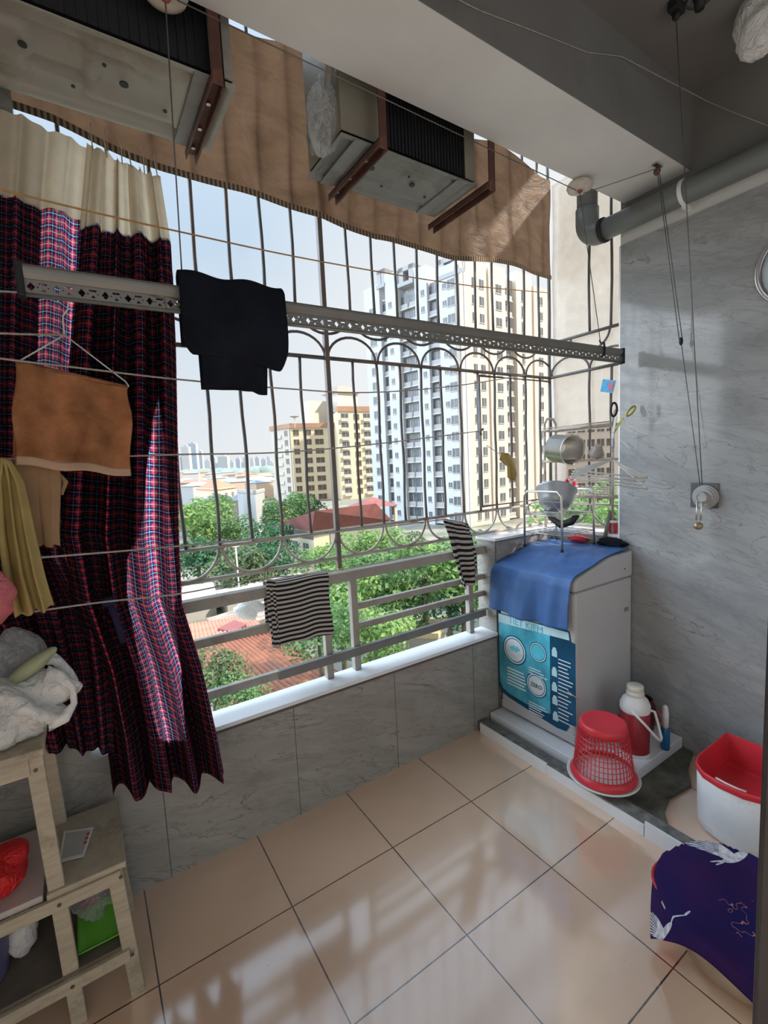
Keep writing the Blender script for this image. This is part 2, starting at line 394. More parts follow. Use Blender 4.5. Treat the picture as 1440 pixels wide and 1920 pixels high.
# ================================================================ SECURITY GRILLE (cage)
YG, XS = .62, 2.0
ZB, ZL, ZM, ZU, ZT = 1.275, 1.43, 2.375, 2.625, 4.02
gr = thing('window_grille', 'dark iron window grille with rows of arches above the railing', 'window grille', (.12,YG,ZB))
for z, r in ((ZB,.011),(ZL,.010),(ZM,.011),(ZU,.011),(ZT,.011)):
    MB().tube([(-1.85,YG,z),(XS,YG,z)], r, 6).build('rail', M['bar_pale'] if z < 1.5 else M['bar'], gr, True)
    MB().tube([(XS,YG,z),(XS,-.035,z)], r, 6).build('side_rail', M['bar_pale'] if z < 1.5 else M['bar'], gr, True)
def wob(x, z0, z1, y, ax='x', n=9, a=.0035):
    ph = random.random()*6
    return [((x+a*math.sin(ph+k*1.3), y, z0+(z1-z0)*k/n) if ax == 'x' else (x, y+a*math.sin(ph+k*1.3), z0+(z1-z0)*k/n)) for k in range(n+1)]
xs = [.122+.16*k for k in range(-12, 12)]
for k, x in zip(range(-12, 12), xs):
    if k == 0: continue
    MB().tube(wob(x, ZU, ZT, YG), .0088, 6).build('bar', M['bar'], gr, True)
    MB().tube(wob(x, ZL, ZM, YG), .0088, 6).build('bar', M['bar'], gr, True)
MB().bar((.122,YG,ZB-.06), (.122,YG,ZT), .026, .030, (0,1,0)).build('mullion', plain('brown_grey_mullion', (.15,.125,.11), .5, var=.2, nscale=8, stain=(.20,.11,.07)), gr, bevel=.003)
MB().tube(wob(XS, ZB, ZT, YG, n=14), .0125, 8).build('corner_post', M['bar'], gr, True)
def arc(cx, z, rx, rz, up, y=YG, side=False, n=14):
    pts = []
    for i in range(n+1):
        a = PI*i/n; d = rx*math.cos(a)
        pts.append((XS, cx+d, z+(rz if up else -rz)*math.sin(a)) if side else (cx+d, y, z+(rz if up else -rz)*math.sin(a)))
    return pts
for k in range(-12, 12, 2):
    cx = .122+.16*(k+1)
    if cx > 1.95: continue
    MB().tube(arc(cx, ZM, .152, .122, True), .0075, 6).build('arch', M['bar'], gr, True)
    MB().tube(arc(cx, ZL, .152, .150, False), .0075, 6).build('lower_arc', M['bar_pale'], gr, True)
for k in range(-12, 11, 2):
    cx = .122+.16*k
    MB().tube(arc(cx, ZU, .152, .122, False), .0075, 6).build('hanging_arc', M['bar'], gr, True)
for y in (.29,.13,-.03): # side return of the cage
    MB().tube(wob(XS, ZU, ZT, y, 'y'), .0088, 6).build('side_bar', M['bar'], gr, True)
    MB().tube(wob(XS, ZL, ZM, y, 'y'), .0088, 6).build('side_bar', M['bar'], gr, True)
for cy in (.45,.13):
    MB().tube(arc(cy, ZM, .16, .122, True, side=True), .0075, 6).build('side_arch', M['bar'], gr, True)
    MB().tube(arc(cy, ZL, .15, .150, False, side=True), .0075, 6).build('side_lower_arc', M['bar'], gr, True)
MB().tube(arc(.29, ZU, .15, .122, False, side=True), .0075, 6).build('side_hanging_arc', M['bar'], gr, True)
gate = MB().tube([(1.235,.602,1.465),(1.235,.602,2.345),(1.975,.602,2.345),(1.975,.602,1.465)], .012, 6, True).build('gate_frame', M['bar'], gr, True)
MB().tube([(1.235,.59,1.955),(1.215,.575,1.955),(1.215,.575,1.985),(1.24,.575,1.99)], .008, 6).build('latch', M['bar'], gate, True)

# milky plastic sheet on the cage side
def panel(z0, z1, y0, y1, mat, name, label):
    o = MB().sheet(lambda u, v: (XS+.022+.004*math.sin(u*9+v*5)+.004*math.sin(v*17), y0+(y1-y0)*u, z0+(z1-z0)*v), 14, 40).build(name, mat, smooth=True, solid=.003)
    return tag(o, label, 'plastic sheet')
milk = film('milky_rain_sheet', (.58,.56,.53), .70, .25, .6, .06)
panel(1.96, 3.74, -.035, .60, milk, 'plastic_sheet', 'milky plastic rain sheet closing the right side of the window grille')

# ================================================================ BALCONY RAILING
rl = thing('balcony_railing', 'grey white metal railing with flat bars on the tiled parapet', 'railing', (.1,.57,.62))
def flat(p, q, w, h, nm): MB().bar(p, q, w, h).build(nm, M['rail'], rl, bevel=.003)
flat((-1.88,.57,1.178), (1.2,.57,1.178), .055, .054, 'top_rail')
for x in (-.002,.173,1.064): flat((x,.57,.622), (x,.57,1.152), .04, .04, 'post')
for z in (.99,.728): flat((-1.88,.57,z), (-.022,.57,z), .03, .042, 'rail')
for z in (.99,.873): flat((.193,.57,z), (1.197,.57,z), .03, .036, 'rail')
gb = MB(); gb.bar((-.30,.5455,.735), (1.29-.1,.5455,.745), .008, .055); gb.bar((-.30,.5325,.760), (1.19,.5325,.770), .020, .006)
tag(gb.build('angle_bar', plain('dull_grey_angle_steel', (.20,.20,.195), .5, .3, var=.15)), 'dark grey angle bar tied low across the railing posts', 'metal bar')

# ================================================================ BROWN TARP
TX = [(-1.6,3.19),(-1.01,3.165),(-.64,3.11),(-.37,3.10),(.12,3.10),(.45,3.045),(.955,3.06),(1.4,3.09),(2.0,3.10)]
def lerp(tab, x):
    if x <= tab[0][0]: return tab[0][1]
    for (a, p), (c, q) in zip(tab, tab[1:]):
        if x <= c: t = (x-a)/(c-a); return p+(q-p)*t
    return tab[-1][1]
tm, t_, out_ = nt('brown_tarp'); g_ = N(t_); v_ = g_.obj()
f_ = g_.noise(5, 6, .65, g_.mapping(v_, (1,1,1.6)), 1.2); c_ = g_.ramp(f_, [(.3, (.125,.068,.040)), (.7, (.21,.122,.072))])
cr_ = g_.math('ABSOLUTE', g_.math('SUBTRACT', g_.noise(7, 5, .6, g_.mapping(v_, (1,1,2.2), (0,.5,0)), 1.4), .5)); c_ = g_.mix(g_.ramp(cr_, [(0,.4),(.02,0)]), c_, (.20,.11,.05))
b_ = g_.bsdf(c_, .5, 0, .3); g_.link(g_.bump(f_, .5, .03), b_.inputs['Normal']); tr_ = g_.n('ShaderNodeBsdfTranslucent'); g_.link(c_, tr_.inputs[0])
mx_ = g_.n('ShaderNodeMixShader'); mx_.inputs[0].default_value = .62; g_.link(b_.outputs[0], mx_.inputs[1]); g_.link(tr_.outputs[0], mx_.inputs[2]); g_.link(mx_.outputs[0], out_.inputs[0])
M['tarp'] = tm
def tarp_fn(u, v):
    x = -1.6+3.58*u; zb = lerp(TX, x)-.012*math.sin(x*7+.5)
    zt_ = 3.86+.035*math.sin(x*5.7)-.05*(x > 1.2); z = zt_-(zt_-zb)*v+(1-v)*.02*math.sin(x*9)
    return (x, .590+.006*math.sin(x*5.3+v*3)+.006*math.sin(x*2.1-v*5)+.004*math.sin(x*17+v*9), z)
tp = thing('tarp', 'brown canvas tarp hung behind the air conditioners inside the grille top', 'tarp', (.2,.565,3.4))
MB().sheet(tarp_fn, 110, 22).build('canvas', M['tarp'], tp, True)
MB().sheet(lambda u, v: Vector(tarp_fn(u, 1))+Vector((0,-.006,.016-.03*v)), 110, 1).build('hem', stripes('dark_checked_hem', (.10,.075,.06), (.36,.26,.17), .02, 'obj', 0), tp, True)
tag(MB().sheet(lambda u, v: (-1.5+.53*u, .405-.02*math.sin(u*7), 3.48-.27*v+.03*u*v-.05*math.sin(u*PI)*v), 12, 6).build('cloth', cloth_mat('dull_purple_cloth', (.055,.03,.035), 0), smooth=True, solid=.004), 'dull purple cloth hanging under the left air conditioner', 'cloth')
# ================================================================ CLOTH HELPERS
def rows_at(rows, v):
    t = v*(len(rows)-1); i = min(int(t), len(rows)-2); f = t-i
    (a, b), (c, d) = rows[i], rows[i+1]
    return Vector(a).lerp(Vector(c), f), Vector(b).lerp(Vector(d), f)
def hang(y0, rows, fold, nu, nv, uvw=1, uvh=1, v0=0, v1=1):
    """hanging cloth on the vertical plane y0; rows = left/right edge points, top to bottom"""
    R = [[on('y', y0, *p) for p in r] for r in rows]
    def fn(u, v):
        l, r = rows_at(R, v0+(v1-v0)*v); p = l.lerp(r, u); q = fold(u, v0+(v1-v0)*v)
        return p+Vector(q)
    return MB().sheet(fn, nu, nv, lambda u, v: (u*uvw, (v0+(v1-v0)*v)*uvh))
# ================================================================ CURTAINS
rows = [[(163,262),(300,325)],[(148,415),(322,452)],[(132,590),(334,640)],[(115,800),(341,840)],[(100,1000),(346,1010)],[(125,1120),(352,1140)],[(170,1250),(388,1260)],[(196,1380),(412,1378)],[(212,1494),(424,1452)]]
def foldR(u, v):
    a = .018+.030*min(1, v*2.2)
    d = a*(1.25-.35*(v<.2))*math.sin(u*2*PI*(4.1 if v > 0 else 0)+.9*math.sin(v*4)+.5) + (.5 if v < .16 else .22)*a*math.sin(u*2*PI*9+2.1*v+1.1) + .012*math.sin(u*3+v*9)
    return (.006*math.sin(u*40+v*3), d+.02*math.sin(v*PI), -.012*abs(math.sin(u*PI*7))*(1 if v < .02 else 0) + (.008*math.sin(u*15+1) if v > .97 else 0))
cu = thing('curtain', 'red and navy checked curtain with beige header hanging down to the parapet foot', 'curtain', on('y', .34, 320, 700))
zs = 1/8
hang(.312, rows, foldR, 150, 16, .72, 2.6, 0, zs*1.02).build('header', M['beige'], cu, True)
hang(.312, rows, foldR, 150, 110, .72, 2.6, zs, 1).build('checked_cloth', M['plaid'], cu, True)
kn = on('y', .27, 205, 1128)
MB().ellip(kn, (.028,.022,.02), 12, 8).tube([kn+Vector((0,-.005,-.005)), kn+Vector((.015,-.012,-.07)), kn+Vector((.03,-.01,-.16))], .012, 8).build('tie', M['navy'], cu, True)
for i, px in enumerate((172,200,228,246,270,296)):
    p = on('y', .312, px, 266+(px-163)*.46)
    MB().tube([p+Vector((0,0,-.02)), p+Vector((.004*(-1)**i,.02,.05)), p+Vector((.01,.10,.13))], .0022, 5).build('hanging_tie', M['beige'], cu, True)
rows2 = [[(-90,160),(165,275)],[(-90,335),(152,410)],[(-90,520),(146,590)],[(-90,720),(140,760)],[(-90,900),(142,920)],[(-90,1050),(165,1050)],[(-60,1140),(205,1125)],[(10,1270),(215,1260)],[(60,1402),(222,1412)]]
def foldL(u, v):
    a = .012+.022*min(1, v*1.5)
    return (.004*math.sin(u*33+v*3), a*math.sin(u*2*PI*3.1+1.2+.6*math.sin(v*5)) + .4*a*math.sin(u*2*PI*7.7+v*3), .01*math.sin(u*17) if v > .97 else 0)
# doubled sheet: added, dark and opaque, blocks backlight outside the lit band lo to hi
def backing(y0, rows_, fold, band, v0, parent):
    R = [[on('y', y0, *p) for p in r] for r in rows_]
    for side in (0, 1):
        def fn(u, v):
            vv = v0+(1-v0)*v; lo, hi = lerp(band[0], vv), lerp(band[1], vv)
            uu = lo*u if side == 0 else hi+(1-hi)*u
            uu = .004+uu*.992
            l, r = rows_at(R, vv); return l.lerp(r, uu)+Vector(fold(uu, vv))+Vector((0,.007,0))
        MB().sheet(fn, 100, 90).build('backlight_block_layer', M['backlight_block'], parent, True)
backing(.312, rows, foldR, ([(.32,.79),(.375,.74),(.5,.60),(.6,.47),(.75,.40),(.87,.42),(.91,.54)], [(.32,.79),(.375,.83),(.5,.90),(.6,.90),(.75,.77),(.87,.67),(.91,.54)]), zs, cu)
cl = thing('curtain', 'left checked curtain half with broad beige header behind the orange towel', 'curtain', on('y', .41, 60, 700))
hang(.368, rows2, foldL, 90, 14, 1.0, 2.5, 0, 1/8*1.02).build('header', M['beige'], cl, True)
hang(.368, rows2, foldL, 90, 90, .80, 2.5, 1/8, 1).build('checked_cloth', M['plaid'], cl, True)

backing(.368, rows2, foldL, ([(.40,.68),(.43,.8),(.58,.8),(.61,.72),(.70,.80),(.745,.88)], [(.40,.965),(.43,.8),(.58,.8),(.61,.86),(.70,.95),(.745,.88)]), 1/8, cl)
# ================================================================ AIR CONDITIONERS
def bracket(x, label, zt=3.088, yl=.40):
    t = thing('mounting_bracket', label, 'bracket', (x,-.05,zt), 'air conditioner brackets')
    m = MB(); m.box((x-.02,-.06,zt-.04), (x+.02,-.054,zt+.45)); m.box((x+.014,-.06,zt-.04), (x+.02,-.022,zt+.45)); m.build('wall_arm', M['rust_bracket'], t, bevel=.0015)
    m = MB(); m.box((x-.02,-.054,zt-.006), (x+.022,yl,zt)); m.box((x+.016,-.054,zt-.04), (x+.022,yl,zt)); m.box((x-.02,-.054,zt-.03), (x-.015,yl,zt)); m.build('support_arm', M['rust_bracket'], t, bevel=.0015)
    for y in (.08,.22,.34): MB().lathe([(.0,-.008),(.008,-.008),(.008,.0)], (x,y,zt-.008), 8).build('bolt', M['steel'], t)
bracket(.70, 'brown bracket carrying the right end of the smaller air conditioner')
bracket(.09, 'brown bracket carrying the left end of the smaller air conditioner')
bracket(-.555, 'brown bracket under the big air conditioner above the curtain')
bracket(-1.22, 'brown bracket at the far left below the big air conditioner', 3.075)
def ac_unit(x0, x1, y0, y1, z0, h, label, coil0, coil1, big):
    t = thing('air_conditioner_outdoor_unit', label, 'air conditioner', ((x0+x1)/2,(y0+y1)/2,z0), 'outdoor air conditioner units')
    m = MB(); m.box((x0,y1-.004,z0+.02), (x1,y1,z0+h)); m.box((x0,y0,z0+.02), (x0+.004,y1,z0+h)); m.box((x1-.004,y0,z0+.02), (x1,y1,z0+h)); m.box((x0,y0,z0+h-.004), (x1,y1,z0+h))
    m.box((x0,y0-.002,z0+.02), (coil0,y0+.006,z0+h)); m.box((coil1,y0-.002,z0+.02), (x1,y0+.006,z0+h)); m.build('casing', M['ac_case'] if not big else M['ac_sheet'], t, bevel=.004)
    m = MB(); m.box((coil0,y0+.012,z0+.03), (coil1,y0+.045,z0+h-.01))
    for k in range(26):
        x = coil0+(coil1-coil0)*(k+.5)/26; m.box((x-.002,y0+.004,z0+.025), (x+.002,y0+.014,z0+h-.01))
    m.build('coil', M['black'], t)
    # pressed base pan with raised ribs
    nx, ny = 90, 40
    def pan(u, v):
        x = x0-.006+(x1-x0+.012)*u; y = y0-.012+(y1-y0+.024)*v
        e = min(u*(x1-x0), (1-u)*(x1-x0), v*(y1-y0), (1-v)*(y1-y0))
        d = .012*min(1, max(0, (e-.02)/.012))
        for cu_, cv_, ru, rv, hh in ((.22,.5,.10,.22,-.010),(.42,.62,.11,.06,.009),(.66,.5,.16,.30,-.009),(.66,.5,.12,.2,.008),(.86,.5,.035,.33,-.008),(.48,.28,.16,.05,.006),(.10,.4,.035,.25,.008)):
            q = max(abs(u-cu_)/ru, abs(v-cv_)/rv)
            d += hh*min(1, max(0, (1.12-q)/.14))
        return (x, y, z0+d*(1.9 if big else .9))
    m = MB().sheet(pan, nx, ny); m.build('base_pan', M['ac_base'] if not big else M['ac_sheet'], t, True, solid=.002)
    m = MB()
    for fx, fy, r in ((.30,.4,.012),(.62,.45,.014),(.55,.3,.006),(.78,.62,.007),(.45,.7,.006)):
        m.lathe([(0,0),(r,0),(r,.004)], (x0+(x1-x0)*fx, y0+(y1-y0)*fy, z0-.004), 14)
    m.build('drain_hole', M['dark'], t)
    for fx in (.12,.88): MB().box((x0+(x1-x0)*fx-.03, y0-.01, z0-.008), (x0+(x1-x0)*fx+.03, y1+.015, z0-.0005)).build('foot', M['ac_base'], t, bevel=.002)
    c = Vector(((x0*.45+x1*.55), y1+.004, z0+h/2)); R = h*.42; Mx = Matrix(((1,0,0),(0,0,1),(0,-1,0)))
    m = MB()
    for k in range(1, 9): m.tube([c+Vector((R*k/8*math.cos(a*PI/16), 0, R*k/8*math.sin(a*PI/16))) for a in range(32)], .003, 4, True)
    m.build('fan_guard', M['white_dirty'], t)
    return t
ac_unit(-.06, .668, .02, .325, 3.098, .50, 'smaller outdoor air conditioner with black coil back, right of the hanging clear bag', .125, .605, False)
ac_unit(-1.33, -.487, .0, .36, 3.100, .54, 'large cream outdoor air conditioner with pressed base above the curtain', -1.28, -.56, True)
# insulated pipes and a taped clear bag at the left end of the small unit
m = MB(); 
pipe0 = [on('y', .05, 596, 150), on('y', .10, 605, 200), on('y', .22, 590, 235), on('y', .30, 588, 260)]
bg = thing('plastic_bag', 'crumpled clear plastic bag tied round pipes beside the smaller air conditioner', 'plastic bag', pipe0[1])
def crumple(c, r, seed, n=26, mm=18, amp=.18, squash=None):
    rnd = random.Random(seed); ph = [(rnd.uniform(2,6), rnd.uniform(2,6), rnd.uniform(0,6), rnd.uniform(.3,1)) for _ in range(6)]
    b = MB().ellip((0,0,0), 1, n, mm); out = []
    for v in b.v:
        k = 1+amp*sum(w*math.sin(a*v.x*1.6+bb*v.z*1.4+p+2*v.y) for a, bb, p, w in ph)/2.2 - amp*.55*sum(max(0, 1-abs(math.sin(a*1.1*v.x+bb*v.z*.9+p+1.7*v.y))*5)*w for a, bb, p, w in ph[:4])
        q = Vector((v.x*r[0]*k, v.y*r[1]*k, v.z*r[2]*k))
        if squash is not None and q.z < -r[2]*squash: q.z = -r[2]*squash
        out.append(Vector(c)+q)
    b.v = out; return b
crumple((-.088,.11,3.20), (.062,.075,.125), 3).build('film', M['bagclear'], bg, True)
crumple((-.075,.10,3.36), (.03,.04,.07), 5).build('gathered_neck', M['bagclear'], bg, True)
pp = MB().tube([(-.085,-.03,3.44),(-.085,.02,3.38),(-.082,.09,3.26),(-.10,.17,3.16),(-.10,.20,3.12),(-.09,.24,3.20),(-.062,.25,3.3)], .015, 10)
tag(pp.build('refrigerant_pipe', plain('grey_pipe_lagging', (.30,.29,.27), .8, var=.2), smooth=True), 'grey lagged pipe bending into the left end of the smaller air conditioner', 'pipe')

# ================================================================ DRAIN PIPE
dp = thing('drain_pipe', 'grey plastic drain pipe along the top of the right wall', 'pipe', (1.742,-.4,3.13))
MB().tube([(1.742,.02,3.132),(1.742,-1.0,3.128),(1.742,-2.6,3.122)], .060, 24).build('pipe_run', M['pvc'], dp, True)
el = [(1.742,.03,3.132)]+[(1.742,.05+.085*math.sin(a*PI/16),3.217-.085*math.cos(a*PI/16)) for a in range(9)]+[(1.742,.135,3.30)]
MB().tube(el, .068, 24).build('elbow', M['pvc'], dp, True)
MB().tube([(1.742,.135,3.28),(1.742,.135,4.1)], .060, 24).build('riser', M['pvc'], dp, True)
MB().tube([(1.742,.035,3.132),(1.742,.015,3.132)], .0705, 24).build('collar', M['black'], dp, True)
mm = MB(); mm.tube([(1.742,-.415,3.131),(1.742,-.435,3.131)], .0645, 24); mm.box((1.735,-.435,3.05), (1.80,-.415,3.07)); mm.build('pipe_clip', M['white_pl'], dp)

# ================================================================ PULLEY CLOTHES AIRER
AY, AXL, AXR = -.12, -1.141, 1.687
def az(x, z): return z+.0117*(x+1.14)
ar = thing('clothes_airer', 'long pale aluminium airer rail with a pierced lower edge hanging by cables', 'clothes airer', (.3,AY,2.33))
m = MB()
prof = [(-.006,2.338),(-.013,2.346),(-.015,2.352),(-.015,2.356),(-.009,2.361),(.009,2.361),(.015,2.356),(.015,2.352),(.013,2.346),(.006,2.338)]
prof = [(y, 2.325+(z-2.338)*1.55) for y, z in prof]
NP = len(prof); vs = []
for x in (AXL, 0, AXR): vs += [(x, AY+y, az(x, z)) for y, z in prof]
fs = [(r*NP+i, r*NP+(i+1) % NP, (r+1)*NP+(i+1) % NP, (r+1)*NP+i) for r in (0,1) for i in range(NP)] + [tuple(range(NP)), tuple(2*NP+i for i in range(NP))]
m.add(vs, fs); m.build('rail', M['airer'], ar)
def pierced():
    bm = bmesh.new()
    def loop(pts):
        vv = [bm.verts.new((x, AY, az(x, z))) for x, z in pts]
        return [bm.edges.new((vv[i], vv[(i+1) % len(vv)])) for i in range(len(vv))]
    zb, zt = 2.286, 2.327; zc = 2.306; P = .0571; n = 49
    for k in range(n):
        x0 = AXL+.008+k*P; ed = []
        ed += loop([(x0,zb),(x0+P,zb),(x0+P,zt),(x0,zt)])
        c = x0+.014; r = .0095; ed += loop([(c+r,zc),(c,zc+.0115),(c-r,zc),(c,zc-.0115)])
        for dx in (.0285,.0525):
            c = x0+dx; r = .0022; ed += loop([(c+r*math.cos(a*PI/3), zc+r*math.sin(a*PI/3)) for a in range(6)])
        c = x0+.041; ed += loop([(c-.009,zc+.006),(c+.009,zc+.006),(c+.009,zc+.0115),(c-.009,zc+.0115)])
        ed += loop([(c-.0065,zc-.0105),(c+.0065,zc-.0105),(c,zc-.0025)])
        bmesh.ops.triangle_fill(bm, use_beauty=True, use_dissolve=False, edges=ed)
    bmesh.ops.remove_doubles(bm, verts=bm.verts, dist=.0002)
    me = bpy.data.meshes.new('pierced_edge'); bm.to_mesh(me); bm.free(); me.materials.append(M['airer'])
    o = bpy.data.objects.new('pierced_edge', me); COL.objects.link(o); o.parent = ar; o.location = -world_loc(ar)
    for p in me.vertices: pass
    s = o.modifiers.new('solid', 'SOLIDIFY'); s.thickness = .005; s.offset = 0
    return o
pierced()
mb = MB(); mb.tube([(AXL,AY,az(AXL,2.285)),(AXR,AY,az(AXR,2.285))], .006, 8); mb.build('lower_bead', M['airer'], ar, True)
for x in (AXL, AXR): MB().box((x-.009,AY-.019,az(x,2.276)), (x+.009,AY+.019,az(x,2.366))).build('end_cap', M['black'], ar, bevel=.004)
for x in (1.466, -.735):
    z = az(x, 2.36)
    MB().tube([(x+.01,AY,z+.02),(x+.012,AY-.02,z+.014),(x+.012,AY-.024,z-.02),(x+.012,AY-.02,z-.05),(x-.002,AY-.014,z-.058)], .006, 8).tube([(x,AY,z+.035),(x+.01,AY,z+.02)], .004, 6).build('hook', M['black'], ar, True)
def pulley(x, y, label):
    t = thing('ceiling_pulley', label, 'pulley', (x,y,3.262), 'ceiling pulleys')
    MB().lathe([(.0,0),(.052,0),(.064,-.012),(.068,-.026),(.062,-.040),(.048,-.046),(.020,-.048),(.018,-.044),(0,-.044)], (x,y,3.262), 28).build('housing', M['pulley_cream'], t, True)
    MB().ellip((x,y,3.216), (.016,.010,.014), 10, 8).build('wheel', plain('dark_red_wheel', (.30,.06,.05), .5), t, True)
    return t
PL = on('z', 3.225, 303, 22); PR = on('z', 3.225, 1081, 358)
pulley(PL.x, -.085+.0, 'round cream ceiling pulley over the big air conditioner'); pulley(PR.x, PR.y-.02, 'round cream ceiling pulley near the drain pipe elbow')
PLp = Vector((PL.x,-.085,3.21)); PRp = Vector((PR.x,PR.y-.02,3.21))
BK = on('z', 3.235, 1232, 318)
t = thing('cable_guide', 'small brown two wheel cable guide on the beam above the wall crank', 'cable guide', BK)
m = MB(); m.box(BK+Vector((-.03,-.012,.018)), BK+Vector((.035,.012,.026))); m.build('base_plate', M['steel'], t); MB().ellip(BK+Vector((0,0,-.008)), (.014,.018,.02), 10, 8).build('wheel', plain('brown_wheel', (.10,.04,.03), .5), t, True)
BC = on('z', 3.60, 1268, 24)
t = thing('cable_guide', 'dark cable guide screwed to the ceiling at the top of the picture', 'cable guide', BC)
m = MB(); m.box(BC+Vector((-.035,-.02,.0)), BC+Vector((.035,.02,.040))); m.build('base_plate', M['black'], t, bevel=.004); MB().ellip(BC+Vector((0,0,-.01)), (.014,.016,.02), 10, 8).build('wheel', M['black'], t, True)
WI = on('x', 1.768, 1320, 932)
def cable(pts, label, r=.0022, mt='cable', nm='cable', grp=None):
    return tag(MB().tube(pts, r, 6).build(nm, M[mt], smooth=True), label, nm.replace('_', ' '), grp)
cable([PLp+Vector((.03,-.015,0)), PRp+Vector((-.03,0,0))], 'thin cable running under the beam between the two round pulleys')
cable([PRp+Vector((.03,0,-.0)), BK+Vector((-.012,0,0))], 'short cable from the right pulley to the brown cable guide')
cable([PLp+Vector((0,0,-.01)), Vector((-.735,AY,az(-.735,2.40)))], 'thin vertical cable dropping in front of the big air conditioner')
cable([PRp+Vector((0,0,-.01)), Vector((1.476,AY,az(1.476,2.38)))], 'thin vertical cable dropping to the hook at the right end of the airer')
KN = on('x', 1.74, 1277, 640)
cable([BK+Vector((.008,0,-.02)), KN+Vector((-.004,.006,.0))], 'left of two close cables running from the brown guide down to the dark clamp')
cable([BK+Vector((.014,-.006,-.02)), KN+Vector((.008,-.004,.0))], 'right of two close cables running from the brown guide down to the dark clamp')
tag(MB().ellip(KN, (.010,.010,.022), 10, 8).build('cable_clamp', M['black'], smooth=True), 'small dark clamp joining the hanging cables above the wall crank', 'cable clamp')
WT = WI+Vector((-.035,-.0,.07))
cable([KN, WT+Vector((0,.006,0))], 'single cable from the dark clamp down to the wall crank')
cable([BC+Vector((0,0,-.02)), WT+Vector((0,-.004,0))], 'long cable from the ceiling guide straight down to the wall crank')
# wall crank
wc = thing('wall_crank', 'silver hand crank of the airer on the right marble wall', 'crank', WI)
Mx = Matrix(((0,0,-1),(0,1,0),(1,0,0)))
MB().box((1.792,WI.y-.058,WI.z-.062), (1.80,WI.y+.078,WI.z+.075)).build('wall_plate', plain('dark_plate', (.10,.10,.10), .5), wc, bevel=.002)
MB().lathe([(.064,0),(.064,.010),(.064,.011),(.056,.011),(.056,.022),(.055,.023),(.047,.023),(.047,.034),(.046,.035),(.032,.035),(.031,.060),(.029,.064),(.020,.064),(.020,.060),(0,.060)], (1.789,WI.y,WI.z), 36, Mx).build('drum', plain('satin_zinc', (.36,.36,.355), .42, .2), wc, False, bevel=.001)
h0 = Vector((1.722,WI.y,WI.z-.01)); h1 = on('x', 1.715, 1309, 986)
m = MB(); m.tube([h0+Vector((0,.012,-.01)), h1+Vector((0,.010,.03))], .005, 8); m.tube([h0+Vector((0,-.012,-.01)), h1+Vector((0,-.010,.03))], .005, 8); m.build('crank_arm', M['chrome'], wc, True)
MB().ellip(h1, (.024,.024,.022), 14, 10).build('knob', plain('worn_brass_knob', (.38,.30,.17), .35, .6, var=.3, nscale=30), wc, True)

# ================================================================ TROUSERS ON THE AIRER
tz = az(-.6, 2.372)
def drape(x0f, x1f, x0b, x1b, zf, zb, r, amp, tilt=0, rnd_=0):
    def fn(u, v):
        zf2 = zf + rnd_*max(0, abs(u-.5)*2-.80)**1.5*3.2*(1 if u > .5 else .7) + .012*math.sin(u*5)
        L1 = tz-zf2; L2 = tz-zb; A = PI*r; tot = L1+A+L2; s_ = v*tot
        xf = x0f+(x1f-x0f)*u; xb = x0b+(x1b-x0b)*u
        w = amp*(math.sin(u*8+1)+.5*math.sin(u*17+2))
        if s_ < L1:
            k = 1-s_/L1; return (xf+.010*k*math.sin(u*6-2), AY-r-.012*math.sin(k*PI)-w*k-.006*math.sin(u*11-k*5)*k, zf2+s_+tilt*u*k)
        if s_ < L1+A:
            a = (s_-L1)/r; return (xf+(xb-xf)*a/PI, AY-r*math.cos(a), tz+r*math.sin(a)*.7+.006*math.sin(u*12))
        k = (s_-L1-A)/L2; return (xb, AY+r+w*k, tz-k*L2)
    return MB().sheet(fn, 40, 60)
tr = thing('trousers', 'black folded trousers draped over the airer rail', 'trousers', (-.6,AY,2.2))
drape(-.752,-.420,-.745,-.43,2.150,2.20,.036,.013,-.018,.22).build('folded_top', M['trouser'], tr, True, solid=.016)
drape(-.700,-.492,-.70,-.492,2.055,2.062,.022,.007).build('hanging_legs', M['trouser'], tr, True, solid=.012)

# ================================================================ ROPES
def rope(pts, label, y0=.2, r=.0033, mt='rope'):
    P = []
    for px, py in pts:
        k = px/345; y = (.10+.10*k if px < 345 else .20+(.60-.20)*min(1, (px-345)/655))+y0-.2
        P.append(on('y', y, px, py))
    Q = []
    for i in range(len(P)-1):
        p0 = P[max(i-1,0)]; p1 = P[i]; p2 = P[i+1]; p3 = P[min(i+2,len(P)-1)]
        for k in range(6):
            t = k/6; Q.append(.5*((2*p1)+(p2-p0)*t+(2*p0-5*p1+4*p2-p3)*t*t+(3*p1-p0-3*p2+p3)*t**3))
    Q.append(P[-1])
    return tag(MB().tube(Q, r, 6).build('clothesline', M[mt], smooth=True), label, 'clothesline')
rope([(-30,345),(0,355),(150,392),(330,433),(600,490),(860,533),(1029,549)], 'topmost clothesline, orange brown, crossing above the airer rail', mt='rope_o')
rope([(-30,664),(0,672),(150,690),(340,712),(540,729),(690,736),(850,724),(985,703)], 'clothesline sagging behind the orange towel below the black trousers')
rope([(-30,862),(150,856),(245,855),(345,852),(530,848),(700,833),(870,812),(905,807)], 'clothesline from the hem of the orange towel to the gate of the grille', y0=.27)
rope([(40,1048),(80,1045),(230,1033),(400,1018),(560,1004),(700,990),(830,974)], 'second lowest clothesline, along the lower rail of the grille')
rope([(40,1150),(95,1142),(200,1128),(345,1112),(480,1086),(600,1074),(760,1046),(880,1018)], 'lowest clothesline, crossing the curtain at its tie')
rope([(-30,626),(0,625),(60,627),(122,628)], 'short pale clothesline at the left ending at the hanger neck', mt='rope')
rope([(-30,545),(0,546),(50,549)], 'short clothesline meeting the left end of the airer rail')

